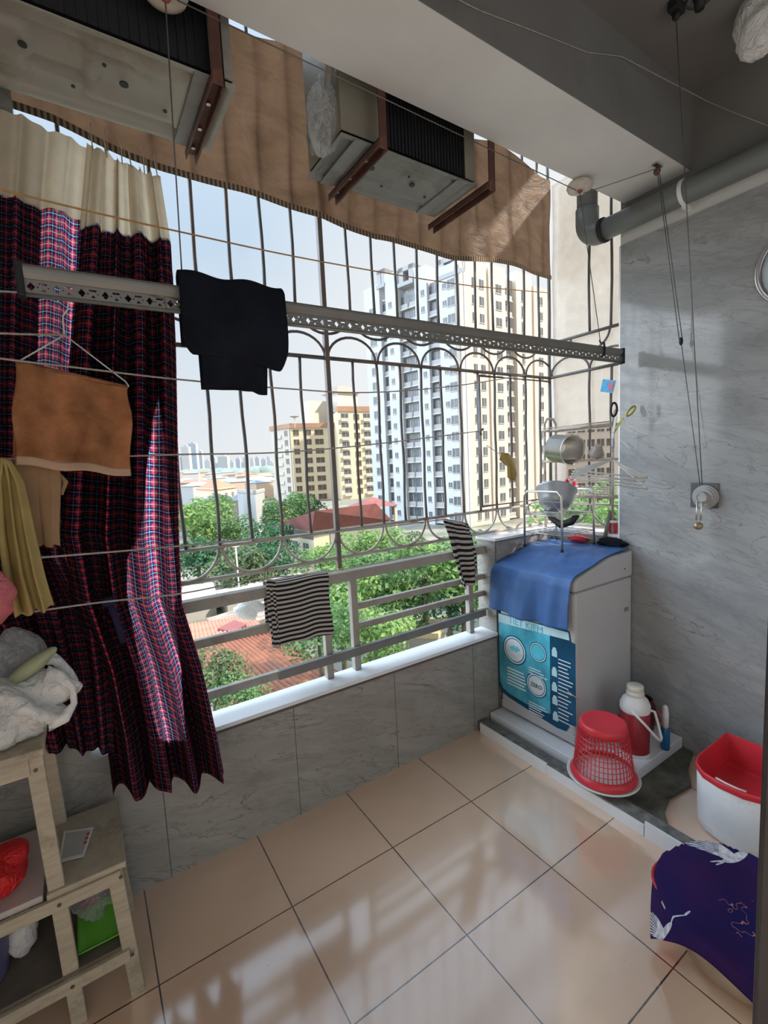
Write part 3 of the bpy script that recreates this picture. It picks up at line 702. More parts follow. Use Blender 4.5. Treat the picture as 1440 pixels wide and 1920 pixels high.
# ================================================================ WHITE HANGER AND ORANGE TOWEL
HY = .16
hp = lambda x, y: on('y', HY, x, y)
hg = thing('coat_hanger', 'white wire hanger holding the orange towel', 'hanger', hp(122,630))
MB().tube([hp(108,565),hp(112,556),hp(122,556),hp(128,566),hp(127,580),hp(118,592),hp(118,605),hp(121,628)], .0024, 6).build('hook', M['white_pl'], hg, True)
MB().tube([hp(121,628),hp(236,716),hp(241,724),hp(238,731),hp(130,712),hp(40,690),hp(34,684),hp(38,676),hp(121,628)], .0024, 6).build('wire_frame', M['white_pl'], hg, True)
def foldT(u, v): return (.004*math.sin(v*9+u*4), -.020-.016*math.sin(u*7+v*3.2)*(.4+v*.6)-.009*math.sin(u*15+1-v*4)-.012*v, .004*math.sin(u*13))
def foldB(u, v): return (0, .012+.008*math.sin(u*7+1), 0)
tw = thing('towel', 'orange terry towel folded over a white wire hanger', 'towel', hp(135,700))
R_ = [[(31,681),(238,729)],[(29,740),(243,780)],[(27,800),(245,830)],[(31,872),(244,893)]]
hang(HY, R_, foldT, 50, 40, 1, 1, 0, .93).build('front_drop', M['orange_t'], tw, True, solid=.006)
hang(HY, R_, foldT, 50, 4, 1, 1, .925, 1).build('hem', M['orange_hem'], tw, True, solid=.007)
hang(HY, [[(33,683),(240,731)],[(24,760),(230,800)],[(23,866),(228,884)]], foldB, 40, 24).build('back_drop', M['orange_t'], tw, True, solid=.006)
MB().sheet(lambda u, v: (lambda p: p+Vector((0, -.018*math.cos(v*PI)-.001, .012*math.sin(v*PI))))(hp(31,683).lerp(hp(239,731), u)), 40, 8).build('top_fold', M['orange_t'], tw, True, solid=.005)

# ================================================================ CLOTHS AND BAG AT THE LEFT EDGE
def fold_n(n, a, ph=0): return lambda u, v: (.004*math.sin(u*20), -a*math.sin(u*2*PI*n+ph+v*1.4)*(.3+.7*v), .006*math.sin(u*15+ph) if v > .95 else 0)
o = hang(.10, [[(2,858),(16,862)],[(-6,900),(42,905)],[(-2,1000),(62,1000)],[(8,1080),(80,1075)],[(30,1155),(98,1140)]], fold_n(2.6,.022), 40, 40).build('towel', M['yellow'], smooth=True, solid=.006)
tag(o, 'dull yellow towel hanging at the left edge below the orange towel', 'towel')
o = hang(.20, [[(26,862),(110,872)],[(34,900),(112,904)],[(44,950),(110,958)],[(54,990),(109,995)],[(60,1022),(110,1024)]], fold_n(1.2,.012,1), 30, 30).build('shirt', M['tan'], smooth=True, solid=.004)
hang(.205, [[(92,884),(112,888)],[(96,905),(126,903)],[(100,922),(116,928)]], fold_n(.8,.008,1), 10, 10).build('sleeve', M['tan'], o, True, solid=.004)
tag(o, 'tan shirt hanging behind the yellow towel', 'shirt')
c = on('y', .02, -22, 1120)
o = crumple(c, (.062,.06,.088), 11, amp=.10).build('plastic_bag', M['bagpink'], smooth=True); tag(o, 'round pink plastic bag hanging at the left edge of the picture', 'plastic bag')

# ================================================================ STEP STOOL
ws = M['wood']
st = thing('step_stool', 'worn whitewashed wooden step stool against the parapet', 'step stool', (-1.32,.2,0))
def leg(p, q, w=.044, d=.026): MB().bar(p, q, d, w, (1,0,0)).build('leg', ws, st, bevel=.003)
YN, YF = .035, .375
for y in (YN, YF):
    leg((-1.235,y,0), (-1.262,y+(.01 if y < .2 else -.01),.95)); leg((-1.063,y-.008 if y < .2 else y+.008,0), (-1.092,y,.478))
    leg((-1.66,y,0), (-1.60,y+(.01 if y < .2 else -.01),.95))
    for z in (.46,.165): MB().bar((-1.075+.0*z,y-.022 if y < .2 else y+.022,z), (-1.66,y-.022 if y < .2 else y+.022,z), .016, .042).build('side_rail', ws, st, bevel=.002)
MB().box((-1.275,YN-.02,.478), (-1.055,YF+.01,.500)).build('step', ws, st, bevel=.004)
MB().box((-1.63,YN-.01,.478), (-1.285,YF+.01,.500)).build('shelf', plain('pale_worn_board', (.50,.44,.40), .55, var=.12), st, bevel=.003)
MB().box((-1.64,YN-.015,.950), (-1.235,YF+.0,.974)).build('top_board', ws, st, bevel=.005)
for y in (YN, YF): MB().box((-1.60,y-.010,.895), (-1.275,y+.010,.95)).build('apron', ws, st, bevel=.002)
MB().box((-1.64,YN-.012,.186), (-1.09,YF+.012,.198)).build('lower_board', wood('dark_worn_board', (.10,.085,.065), (.17,.14,.11)), st, bevel=.002)
m = MB()
for x, z in ((-1.245,.46),(-1.075,.46),(-1.239,.165),(-1.068,.165),(-1.258,.92)):
    m.lathe([(.006,0),(.006,.002),(0,.002)], (x,YN-.0305,z), 10, Matrix(((1,0,0),(0,0,-1),(0,1,0))))
m.build('screw', plain('rusty_screw', (.10,.06,.04), .6), st)
# things on the stool
c = on('y', .17, 40, 1300)
wb = thing('plastic_bag', 'white carrier bag with looped handles on top of the step stool', 'plastic bag', (c.x,c.y,.975))
crumple((c.x-.035,c.y,1.062), (.165,.12,.110), 27, 90, 60, .22, .74).build('bag', M['bagwhite'], wb, True)
q = [on('y', .10, *p) for p in ((85,1265),(112,1268),(136,1290),(139,1318),(122,1345),(92,1352))]
MB().tube(q, .010, 8, radii=[.030,.018,.011,.010,.020,.034]).build('handle', M['bagwhite'], wb, True)
q = [on('y', .19, *p) for p in ((82,1232),(105,1238),(132,1262),(143,1277),(140,1287),(118,1292))]
MB().tube(q, .010, 8, radii=[.030,.018,.012,.008,.008,.016]).build('handle', M['bagwhite'], wb, True)
q = [on('y', .14, *p) for p in ((25,1275),(70,1242),(100,1218),(106,1214))]
o = MB().tube(q, .012, 10, radii=[.020,.026,.013,.004]).build('green_gourd', plain('pale_green_gourd', (.33,.36,.22), .4, var=.15), smooth=True); tag(o, 'pale green gourd tip poking out of the bags on the stool', 'vegetable')
c = on('y', .25, 22, 1235)
o = crumple(c, (.10,.07,.10), 31, 30, 20, .16).build('plastic_bag', M['bagclear'], smooth=True); tag(o, 'clear plastic bag standing behind the white carrier bag on the stool', 'plastic bag')
P4 = [on('z', .504, *p) for p in ((110,1618),(158,1606),(176,1552),(120,1560))]
m = MB(); m.prism(P4, (0,0,.003)); m.m = 1
ins = [P4[i].lerp((P4[0]+P4[1]+P4[2]+P4[3])/4, .16)+Vector((0,0,.0032)) for i in range(4)]; m.prism(ins, (0,0,.0004))
m.m = 2
for a_ in (.2,.35,.5): m.ellip(P4[2].lerp(P4[1], a_)+Vector((-.012,0,.0036)), (.006,.008,.0006), 8, 4)
tag(m.build('card', [plain('white_card', (.70,.70,.66), .4), plain('grey_card_print', (.42,.43,.40), .4), plain('red_flower_print', (.45,.04,.05), .4)]), 'white printed card with small red flowers on the stool step', 'card')
c = on('y', .14, -6, 1582)
o = crumple((c.x,c.y,.560), (.075,.10,.062), 41, 26, 18, .2, .9).build('plastic_bag', M['bagred'], smooth=True); tag(o, 'bright red plastic bag on the shelf inside the step stool', 'plastic bag')
c = on('y', .22, 178, 1690)
o = crumple((c.x,c.y,.285), (.075,.08,.088), 51, 26, 18, .18, .9).build('plastic_bag', M['bagclear'], smooth=True); tag(o, 'clear bag with dark red contents under the stool step', 'plastic bag')
o = crumple((c.x-.015,c.y-.0,.275), (.030,.035,.045), 52, 16, 12, .2).build('onions', plain('dark_red_onion_skin', (.24,.03,.05), .5, var=.4, nscale=20), smooth=True); tag(o, 'dark red bundle inside the clear bag under the stool step', 'food')
m = MB(); A_ = [on('z', .13, *p) for p in ((155,1748),(196,1738),(248,1702),(240,1690),(160,1712))]
q0 = Vector((-1.15,.20,.206)); m = MB()
def tray(u, v):
    e = min(u, 1-u, v, 1-v); return (-1.22+.155*u, .055+.17*v, .202+.02*v+.015*(1-min(1, e/.12)))
m.sheet(tray, 30, 24)
tag(m.build('tray', plain('lime_green_plastic', (.13,.42,.04), .4), smooth=True, solid=.004), 'lime green plastic tray under the stool step', 'tray')
o = MB().lathe([(.0,.2),(.085,.2),(.105,.36),(.112,.40),(.116,.40),(.106,.355),(.088,.204)], (-1.50,.17,.0), 28).build('bucket', plain('dull_purple_plastic', (.10,.095,.19), .45), smooth=True); tag(o, 'dull purple bucket in the shade under the stool shelf', 'bucket')
o = crumple((-1.375,.20,.275), (.045,.06,.075), 61, 18, 14, .12).build('plastic_bag', M['bagwhite'], smooth=True); tag(o, 'pinkish white bundle between the purple bucket and the stool leg', 'plastic bag')

# ================================================================ STRIPED CLOTHS ON THE RAILING, WHITE BAG OUTSIDE
def rail_drape(label, x0, x1, zf0, zf1, zb, ph, top=1.212, yc=.57, r=.040):
    def fn(u, v):
        L1 = top-(zf0+(zf1-zf0)*u)+.016*math.sin(u*9+ph)*0; L2 = top-zb; A = PI*r; s_ = v*(L1+A+L2)
        x = x0+(x1-x0)*u; w = .008*math.sin(u*2*PI*2.2+ph)
        if s_ < L1: k = 1-s_/L1; return (x+.006*math.sin(k*5+u*3), yc-r-w*k-.004, top-k*L1)
        if s_ < L1+A: a = (s_-L1)/r; return (x, yc-r*math.cos(a), top+.35*r*math.sin(a))
        k = (s_-L1-A)/L2; return (x, yc+r+w*k, top-k*L2)
    H = .45
    return MB().sheet(fn, 40, 60, lambda u, v: (u*(x1-x0), v*(top-zf0+.12+top-zb)+.006*math.sin(u*6)))
o = rail_drape('', -.325, .008, .90, .885, .98, .6).build('shirt', M['stripe'], smooth=True, solid=.006)
tag(o, 'black and grey striped shirt draped over the railing, near the curtain', 'shirt')
sv = hang(.535, [[(372+125,1085),(372+142,1086)],[(500,1140),(516,1140)],[(510,1212),(524,1214)]], lambda u, v: (0,-.02+.012*math.sin(u*3),0), 6, 20, .05, .35).build('sleeve', M['stripe'], o, True, solid=.006)
R2 = [[(829,972),(872,982)],[(838,1000),(884,1005)],[(848,1040),(895,1035)],[(856,1072),(898,1060)],[(868,1104),(892,1092)]]
s2 = thing('shirt', 'black and grey striped shirt bunched on the railing close to the blue cloth', 'shirt', on('y', .50, 860, 1040))
hang(.50, R2, fold_n(1.6,.028,.4), 40, 40, .16, .30).build('bunched_front', M['stripe'], s2, True, solid=.006)
hang(.56, [[(832,972),(876,980)],[(842,1010),(888,1012)],[(866,1085),(898,1075)]], fold_n(1.3,.02,2), 30, 30, .16,.30).build('bunched_back', M['stripe'], s2, True, solid=.006)
c = on('y', .645, 468, 1138)
o = crumple(c, (.075,.05,.06), 71, 24, 16, .2).build('plastic_bag', M['bagwhite'], smooth=True); tag(o, 'white plastic bag hanging outside the railing left of the striped shirt', 'plastic bag')
c = on('y', .56, 950, 872)
yc = thing('cloth', 'mustard yellow cloth tied to the small gate of the grille', 'cloth', c)
hang(.56, [[(940,848),(952,850)],[(936,862),(960,858)],[(950,875),(966,876)],[(950,895),(970,890)],[(958,903),(966,900)]], fold_n(1.5,.012), 16, 24).build('drape', M['yellow'], yc, True, solid=.006)
MB().tube([on('y', .585, 912, 835), on('y', .575, 935, 850), on('y', .565, 945, 852)], .0025, 5).build('tie_string', M['rope'], yc, True)
# ================================================================ WASHING MACHINE CORNER
o = MB().box((1.105,-.445,.022), (1.792,.445,.088)).build('plinth', M['white_tile'], bevel=.004); tag(o, 'low white slab under the washing machine', 'plinth')
W = plain('washer_grey_white', (.48,.485,.49), .32, var=.03)
wm = thing('washing_machine', 'grey white top loading washing machine with a blue front sticker', 'washing machine', (1.5,.14,.088))
YA, YB = -.138, .43
MB().box((1.202,YA,.125), (1.79,YB,1.012)).build('cabinet', W, wm, bevel=.018)
MB().box((1.225,YA+.02,.10), (1.78,YB-.02,.128)).build('base_recess', M['dark'], wm)
MB().box((1.198,YA+.004,.108), (1.215,YB-.004,.16)).build('kick_panel', W, wm, bevel=.004)
for x in (1.25,1.74):
    for y in (YA+.05,YB-.05): MB().lathe([(0,0),(.022,0),(.022,.02),(0,.02)], (x,y,.088), 14).build('foot', M['dark'], wm)
poly = [(1.200,1.016),(1.79,1.016),(1.79,1.178),(1.55,1.172),(1.235,1.098),(1.205,1.076)]
MB().prism([(x,YA-.002,z) for x, z in poly], (0,YB-YA+.004,0)).build('top_cover', W, wm, bevel=.014)
MB().box((1.70,YA-.003,.80), (1.745,YA+.002,.825)).build('side_vent', plain('grey_vent', (.22,.22,.22), .5), wm, bevel=.001)
MB().lathe([(0,0),(.005,0),(.005,.002),(0,.003)], (1.70,YA-.002,1.075), 10, Matrix(((1,0,0),(0,0,-1),(0,1,0)))).build('screw_cap', M['dark'], wm)
MB().tube([(1.2,YA+.05,.42),(1.188,YA+.0,.415),(1.2,YA-.012,.402),(1.212,YA-.014,.395)], .003, 6).build('wire_stub', M['rope'], wm, True)
# front sticker: outline read on the front face
XF = 1.2005
fp = lambda px, py: on('x', XF, px, py)
teal = plain('teal_sticker_film', (.07,.38,.50), .25, var=.5, nscale=5, stain=(.25,.55,.62))
navy = plain('deep_blue_sticker_film', (.008,.075,.15), .25, var=.3, nscale=7)
pale = plain('pale_blue_print', (.50,.74,.80), .3, var=.12)
cyan = plain('cyan_print', (.10,.52,.66), .3, var=.15)
outl = [(934,1148),(1068,1184),(1071,1204),(1079,1208),(1080,1362),(1069,1361),(1062,1371),(1045,1365),(1000,1337),(955,1308),(940,1296),(934,1280)]
P = [fp(*p) for p in outl]; cen = sum(P, Vector((0,0,0)))/len(P)
stk = MB().prism(P, (-.0008,0,0)).build('front_sticker', navy, wm)
def flat_poly(pts, lift, nm, mt, parent=stk): return MB().prism([fp(*p)+Vector((-lift,0,0)) for p in pts], (-.0004,0,0)).build(nm, mt, parent)
flat_poly([(935,1150),(1031,1176),(1032,1338),(1001,1328),(958,1302),(944,1290),(938,1276)], .001, 'teal_field', teal)
flat_poly([(935,1150),(1066,1186),(1068,1201),(935,1166)], .0015, 'title_band', pale)
def disc(px, py, r, nm, mt, lift, inner=0):
    c = fp(px, py); k = 40; m = MB()
    o_ = [c+Vector((-lift, r*math.cos(a*2*PI/k), r*math.sin(a*2*PI/k))) for a in range(k)]
    if inner:
        i_ = [c+Vector((-lift, inner*math.cos(a*2*PI/k), inner*math.sin(a*2*PI/k))) for a in range(k)]
        m.add(o_+i_, [(a,(a+1)%k,k+(a+1)%k,k+a) for a in range(k)])
    else: m.add(o_, [tuple(range(k))])
    return m.build(nm, mt, stk, solid=.0003)
for px, py, r in ((965,1219,.097),(1009,1223,.064),(1006,1285,.079)):
    disc(px, py, r, 'badge_rim', navy, .0020); disc(px, py, r*.92, 'badge_ring', pale, .0026, r*.82); disc(px, py, r*.76, 'badge_face', plain('white_badge_print', (.62,.70,.72), .3, var=.1, nscale=20) if r != .064 else cyan, .0026)
m = MB(); c = fp(966,1216)
for k in range(7): m.ellip(c+Vector((-.0036,-.03+.01*k,.012*math.sin(k*2.1))), (.0006,.012,.009), 8, 6)
m.build('splash_print', cyan, stk)
EY, EZ = Vector((0,-1,0)), Vector((0,0,1))
dk = plain('dark_lettering', (.03,.05,.07), .4); wl = plain('white_lettering', (.75,.82,.85), .4)
text_obj('ZERO', 'lettering', dk, .036, fp(1006,1286)+Vector((-.0042,0,0)), EY, EZ, stk)
text_obj('TIET KIEM', 'lettering', cyan, .062, fp(985,1172)+Vector((-.0030,0,0)), EY, EZ, stk)
rnd = random.Random(5)
def lines(x0, y0, x1, y1, n, h=.006):
    m = MB()
    for k in range(n):
        t = (k+.5)/n; a = fp(x0, y0+(y1-y0)*t); b_ = fp(x1, y0+(y1-y0)*t)
        z = a.z; e = a.y+(b_.y-a.y)*(rnd.uniform(.6,.98))
        m.box((XF-.0026,min(a.y,e),z-h/2), (XF-.0020,max(a.y,e),z+h/2))
    m.build('text_block', wl, stk)
lines(952,1248,988,1282,6,.009); lines(992,1248,1028,1262,3,.006); lines(992,1312,1029,1334,5,.006); lines(1047,1232,1076,1352,17,.006)
m = MB()
for k, (px, py) in enumerate(((1040,1225),(1040,1262),(1040,1290),(1041,1315),(1042,1345))):
    c = fp(px, py)+Vector((-.002,0,0)); m.box(c+Vector((-.0006,-.018,-.02)), c+Vector((0,.018,.02))); m.ellip(c+Vector((0,0,.026)), (.0008,.014,.012), 10, 6)
m.build('pictogram', pale, stk)
# blue cloth over the machine
def bc(u, v):
    y = .452-.585*u; L = [(1.76,1.190),(1.54,1.185),(1.225,1.110),(1.192,1.088),(1.178,1.05),(1.168,.94),(1.166,.805)]
    ds = [0]
    for a, b_ in zip(L, L[1:]): ds.append(ds[-1]+math.hypot(b_[0]-a[0], b_[1]-a[1]))
    s_ = v*ds[-1]; i = max(k for k in range(len(ds)-1) if ds[k] <= s_+1e-9); f = (s_-ds[i])/(ds[i+1]-ds[i])
    x = L[i][0]+(L[i+1][0]-L[i][0])*f; z = L[i][1]+(L[i+1][1]-L[i][1])*f
    h = max(0, (v-.55)/.45)
    x -= h*(.014+.016*math.sin(u*17+1)+.014*math.sin(u*8-1)+.006*math.sin(u*29+v*6)); y += h*.012*math.sin(u*14)
    if u < .08 and v > .25: y += .022*(1-u/.08)*min(1, h*2+.2); 
    if v < .5: z += .005*math.sin(u*8+v*14)*math.sin(v*9)+.004*max(0, math.sin(u*23-v*16))
    if v < .12: x -= .05*u*u*0
    return (x, y-.015*h*(1-u)*0, z - (.015*math.sin(u*PI) if v > .98 else 0) - .02*h*u*0)
o = MB().sheet(bc, 70, 80).build('cover_cloth', M['bluecloth'], smooth=True, solid=.003); tag(o, 'royal blue cloth spread over the washing machine top and front', 'cloth')

# chrome stand on the machine
cs = thing('dish_stand', 'small chrome wire stand on the blue cloth of the washing machine', 'wire stand', (1.58,.22,1.19))
ch = M['chrome']
fx0, fx1, fy0, fy1 = 1.41, 1.745, .095, .385
def uframe(x, z1, nm):
    p = [(x,fy0,1.196),(x,fy0,z1-.03),(x,fy0+.03,z1),(x,fy1-.03,z1),(x,fy1,z1-.03),(x,fy1,1.196)]
    MB().tube(p, .0075, 8).build(nm, ch, cs, True)
    for y in (fy0, fy1): MB().lathe([(0,0),(.010,0),(.010,.016),(0,.016)], (x,y,1.188), 10).build('foot_cap', M['black'], cs)
uframe(fx0, 1.565, 'end_frame'); uframe(fx1, 1.56, 'end_frame')
for z in (1.29,1.41):
    MB().tube([(fx0,fy0,z),(fx1,fy0,z),(fx1,fy1,z),(fx0,fy1,z)], .0035, 6, True).build('shelf_rim', ch, cs, True)
    m = MB()
    for k in range(1, 9): x = fx0+(fx1-fx0)*k/9; m.tube([(x,fy0,z),(x,fy1,z)], .002, 5)
    m.build('shelf_wires', ch, cs)
for x in (fx0, fx1):
    m = MB()
    for z0, z1 in ((1.23,1.29),(1.43,1.50)):
        zz = [(x, fy0+(fy1-fy0)*k/4, z0 if k % 2 == 0 else z1) for k in range(5)]; m.tube(zz, .0022, 5); m.tube([(x,fy0,z0),(x,fy1,z0)], .0022, 5); m.tube([(x,fy0,z1),(x,fy1,z1)], .0022, 5)
    m.build('zigzag_wire', ch, cs)
Rg = Matrix.Rotation(math.radians(28), 3, 'Y') @ Matrix.Rotation(math.radians(-14), 3, 'X')
o = MB().lathe([(0,-.065),(.085,-.06),(.105,-.03),(.125,.055),(.132,.062),(.128,.066),(.120,.055),(.100,-.026),(.08,-.052),(0,-.056)], (1.56,.25,1.508), 36, Rg).build('basin', plain('grey_enamel_basin', (.33,.34,.36), .3, .3), smooth=True); tag(o, 'grey basin tilted on the top shelf of the chrome stand', 'basin')
q = [on('x', 1.62, *p) for p in ((1022,948),(1033,970),(1052,984),(1072,978),(1082,966))]
o = MB().tube(q, .02, 10, radii=[.014,.02,.026,.024,.018]).build('hose', M['black'], smooth=True); tag(o, 'short black curved hose on the lower shelf of the chrome stand', 'hose')
# tall dish rack on the side ledge
rk = thing('dish_rack', 'rusty white wire dish rack with two shelves on the side ledge', 'dish rack', (1.87,.27,1.262))
rw = plain('rusty_white_wire', (.42,.37,.32), .45, .2, var=.25, nscale=18, stain=(.22,.12,.08))
rx0, rx1, ry0, ry1 = 1.835, 1.965, .02, .545
for y in (ry0, ry1):
    MB().tube([(rx0,y,1.262),(rx0,y,2.02),(rx0+.03,y,2.06),(rx1-.03,y,2.06),(rx1,y,2.02),(rx1,y,1.262)], .009, 8).build('end_frame', rw, rk, True)
for z in (1.972,1.748,1.50):
    MB().tube([(rx0-.02,ry0,z),(rx1,ry0,z),(rx1,ry1,z),(rx0-.02,ry1,z)], .009, 6, True).build('shelf_rim', rw, rk, True)
    m = MB()
    for k in range(1, 16): y = ry0+(ry1-ry0)*k/16; m.tube([(rx0-.02,y,z),(rx1,y,z)], .003, 5)
    m.build('shelf_wires', rw, rk)
m = MB(); m.tube([(rx0-.02,ry0,1.99),(rx0-.02,ry1,1.99)], .004, 6); m.build('shelf_rail', rw, rk, True)
def aim(axis):
    z = Vector(axis).normalized(); x = z.orthogonal().normalized(); y = z.cross(x); return Matrix((x, y, z)).transposed()
pc = on('x', 1.80, 1058, 842)
o = MB().lathe([(0,-.10),(.085,-.10),(.098,-.088),(.102,.075),(.110,.080),(.107,.084),(.098,.078),(.094,-.084),(0,-.092)], pc, 36, aim((-.2,-1,-.12))).build('cooking_pot', M['steel'], smooth=True); tag(o, 'steel pot lying on its side on the upper dish rack shelf', 'pot')
pc = on('x', 1.83, 1120, 845)
o = MB().lathe([(0,-.035),(.025,-.035),(.028,-.03),(.050,.015),(.052,.03),(.050,.03),(.046,.014),(.022,-.025),(0,-.028)], pc, 24, aim((.35,.5,-.9))).build('bowl', plain('brown_grey_bowl', (.30,.26,.23), .4), smooth=True); tag(o, 'small brown grey bowl upside down beside the steel pot', 'bowl')
pc = on('x', 1.86, 1070, 905)
o = MB().lathe([(.018,-.03),(.036,-.03),(.036,.03),(.018,.03),(.018,-.03)], pc, 20, aim((-1,-.3,.1))).build('tape_roll', M['red_pl'], smooth=True); tag(o, 'small red roll on the lower dish rack shelf', 'roll')
m = MB(); z0 = 1.508
for k in range(5): m.tube([(rx0-.01,.05,z0+.014*k),(rx1-.01,.05,z0+.014*k),(rx1-.01,.33,z0+.014*k),(rx0-.01,.33,z0+.014*k)], .0022, 5, True)
for k in range(12): y = .05+.28*k/11; m.tube([(rx0-.01,y,z0),(rx0-.01,y,z0+.06)], .002, 5)
tag(m.build('wire_basket', M['steel']), 'shallow steel wire basket on the lower dish rack shelf', 'basket')
c = on('x', 1.86, 1152, 986); cp = thing('cup', 'red plastic cup with pale rim at the wall end of the side ledge', 'cup', (c.x,c.y,1.262))
MB().lathe([(0,1.262),(.028,1.262),(.036,1.34),(.038,1.345),(.034,1.34),(.026,1.268)], (c.x,.03,0), 20).build('body', M['red_pl'], cp, True)
MB().lathe([(.036,1.332),(.040,1.334),(.040,1.348),(.036,1.35)], (c.x,.03,0), 20).build('rim', M['white_pl'], cp, True)
q0 = on('x', 1.79, 1132, 1018); q1 = on('x', 1.84, 1145, 958)
o = MB().tube([q0, q1], .013, 10).build('stick', plain('grey_brown_stick', (.17,.15,.13), .6), smooth=True); tag(o, 'grey stick leaning by the dish rack near the wall', 'stick')
q = on('x', 1.73, 1092, 1020)
o = crumple((1.755,.215,1.215), (.03,.075,.022), 81, 22, 12, .2).build('cloth', cloth_mat('red_cloth', (.45,.04,.05), 0), smooth=True); tag(o, 'crumpled red cloth on the back edge of the washing machine', 'cloth')
o = crumple((1.765,-.02,1.215), (.028,.095,.030), 82, 26, 14, .22).build('cloth', cloth_mat('black_cloth', (.012,.013,.02), 0), smooth=True); tag(o, 'crumpled black cloth on the machine against the right wall', 'cloth')
# scissors, blue packet, hangers by the wall end
yb = plain('yellow_black_grip', (.42,.36,.04), .45, var=.3, nscale=30)
sh = thing('shears', 'yellow and black handled shears hooked at the end of the marble wall', 'shears', on('y', -.07, 1160, 790))
def ring(px, py, rx, ry, rot):
    c = on('y', -.155, px, py); s_ = .0023
    return [c+Vector((s_*(rx*math.cos(a*PI/9)*math.cos(rot)-ry*math.sin(a*PI/9)*math.sin(rot)), -.006*math.cos(a*PI/9), s_*(rx*math.cos(a*PI/9)*math.sin(rot)+ry*math.sin(a*PI/9)*math.cos(rot)))) for a in range(18)]
MB().tube(ring(1151,768,9,17,-.15), .006, 8, True).build('grip', M['black'], sh, True)
MB().tube(ring(1183,771,19,7,.62), .006, 8, True).build('grip', yb, sh, True)
MB().bar(on('y', -.15, 1155, 780), on('y', -.12, 1148, 822), .004, .014, (0,1,0)).build('blade', M['steel'], sh); MB().bar(on('y', -.155, 1168, 783), on('y', -.13, 1150, 812), .004, .014, (0,1,0)).build('blade', yb, sh)
ce = on('x', 1.97, 1140, 724); m = MB()
m.obox(ce, (.002,0,0), (0,.045,.012), (0,-.010,.040)); m.m = 1; m.obox(ce+Vector((-.003,-.022,-.004)), (.0015,0,0), (0,.014,.004), (0,-.006,.024))
tag(m.build('packet', [plain('blue_packet', (.03,.32,.60), .3, var=.3, nscale=30), plain('red_packet_print', (.55,.10,.14), .3)]), 'small blue packet hanging in front of the milky side sheet', 'packet')
hx = on('y', -.085, 1149, 832)
m = MB()
for k in range(3): m.tube([hx+Vector((-.010+.008*k,0,-.045)), hx+Vector((-.004+.006*k,-.004,.0)), hx+Vector((-.014+.010*k,0,.055))], .003, 6)
tag(m.build('string', plain('blue_white_string', (.40,.50,.62), .8, var=.3, nscale=60), smooth=True), 'blue white string holding the bunch of hangers', 'string')
def hanger(k, n):
    yk = -.105-.012*k; L = [(1078-3*k,880+5*k),(1212-5*(k % 3)+2,894+7*(k % 4))]
    a = on('y', yk-.05, 1148, 862); p, q = on('y', yk+.03, *L[0]), on('y', yk-.155, *L[1])
    t = thing('coat_hanger', ['white wire hanger at the back of the bunch by the dish rack','second white wire hanger from the back of the bunch by the dish rack','middle white wire hanger of the bunch by the dish rack','second white wire hanger from the front of the bunch by the dish rack','frontmost white wire hanger of the bunch by the dish rack'][k], 'hanger', a, 'bunched white wire hangers')
    MB().tube([a, p.lerp(a,.06), p+Vector((0,0,.004)), p+Vector((.004,0,-.006)), q+Vector((-.004,0,-.008)), q+Vector((0,0,.004)), q.lerp(a,.06), a], .0042, 6).build('wire_frame', M['white_pl'], t, True)
    MB().tube([a, a+Vector((.002,0,.03)), a+Vector((-.008,.0,.05)), a+Vector((-.004,.0,.07)), a+Vector((.008,.0,.066))], .002, 6).build('hook', M['chrome'], t, True)
for k in range(5): hanger(k, 5)

# ================================================================ BASKET, THERMOS, BUCKET, BASIN
B = Vector((1.112,-.362,.062)); 
o = MB().lathe([(0,.030),(.150,.030),(.166,.034),(.178,.040),(.180,.034),(.170,.028),(.150,.022),(0,.022)], (B.x,B.y,.068), 48).build('lid', M['white_pl'], smooth=True); tag(o, 'flat white plastic lid on the kerb under the red basket', 'lid')
z0 = .104; H = .285; r0, r1 = .150, .116
bk = thing('laundry_basket', 'red plastic latticed basket standing upside down on a white lid', 'basket', (B.x,B.y,z0))
rr = lambda z: r0+(r1-r0)*(z-z0)/H
MB().lathe([(0,z0+H+.004),(r1-.018,z0+H+.004),(r1-.010,z0+H+.006),(r1-.002,z0+H),(rr(z0+H*.87),z0+H*.87),(rr(z0+H*.87)-.003,z0+H*.87),(r1-.006,z0+H-.004),(0,z0+H-.002)], (B.x,B.y,0), 56).build('base', M['red_pl'], bk, True)
MB().lathe([(r0+.012,z0-.0),(r0+.014,z0+.006),(r0+.004,z0+.02),(rr(z0+H*.13),z0+H*.13),(rr(z0+H*.13)-.003,z0+H*.13),(r0,z0+.016),(r0+.008,z0)], (B.x,B.y,0), 56).build('rim_band', M['red_pl'], bk, True)
m = MB(); n = 44
for k in range(n):
    a = 2*PI*k/n; c, s_ = math.cos(a), math.sin(a)
    m.bar((B.x+rr(z0+H*.12)*c, B.y+rr(z0+H*.12)*s_, z0+H*.12), (B.x+rr(z0+H*.88)*c, B.y+rr(z0+H*.88)*s_, z0+H*.88), .0045, .003, (c,s_,0))
for z in [z0+H*(.13+.74*k/8) for k in range(1, 8)]:
    m.tube([(B.x+rr(z)*math.cos(a*PI/28), B.y+rr(z)*math.sin(a*PI/28), z) for a in range(56)], .0024, 4, True)
m.build('lattice_wall', M['red_pl'], bk)
T = on('z', .09, 1190, 1407)
th = thing('thermos_flask', 'dark red thermos flask with white shoulder and folding handle', 'thermos flask', (T.x,T.y,.088))
tc = (T.x,T.y,.088)
MB().lathe([(0,.003),(.074,.003),(.075,.01),(.0755,.255),(.070,.262)], tc, 36).build('body', plain('thermos_red', (.30,.02,.028), .35, var=.12), th, True)
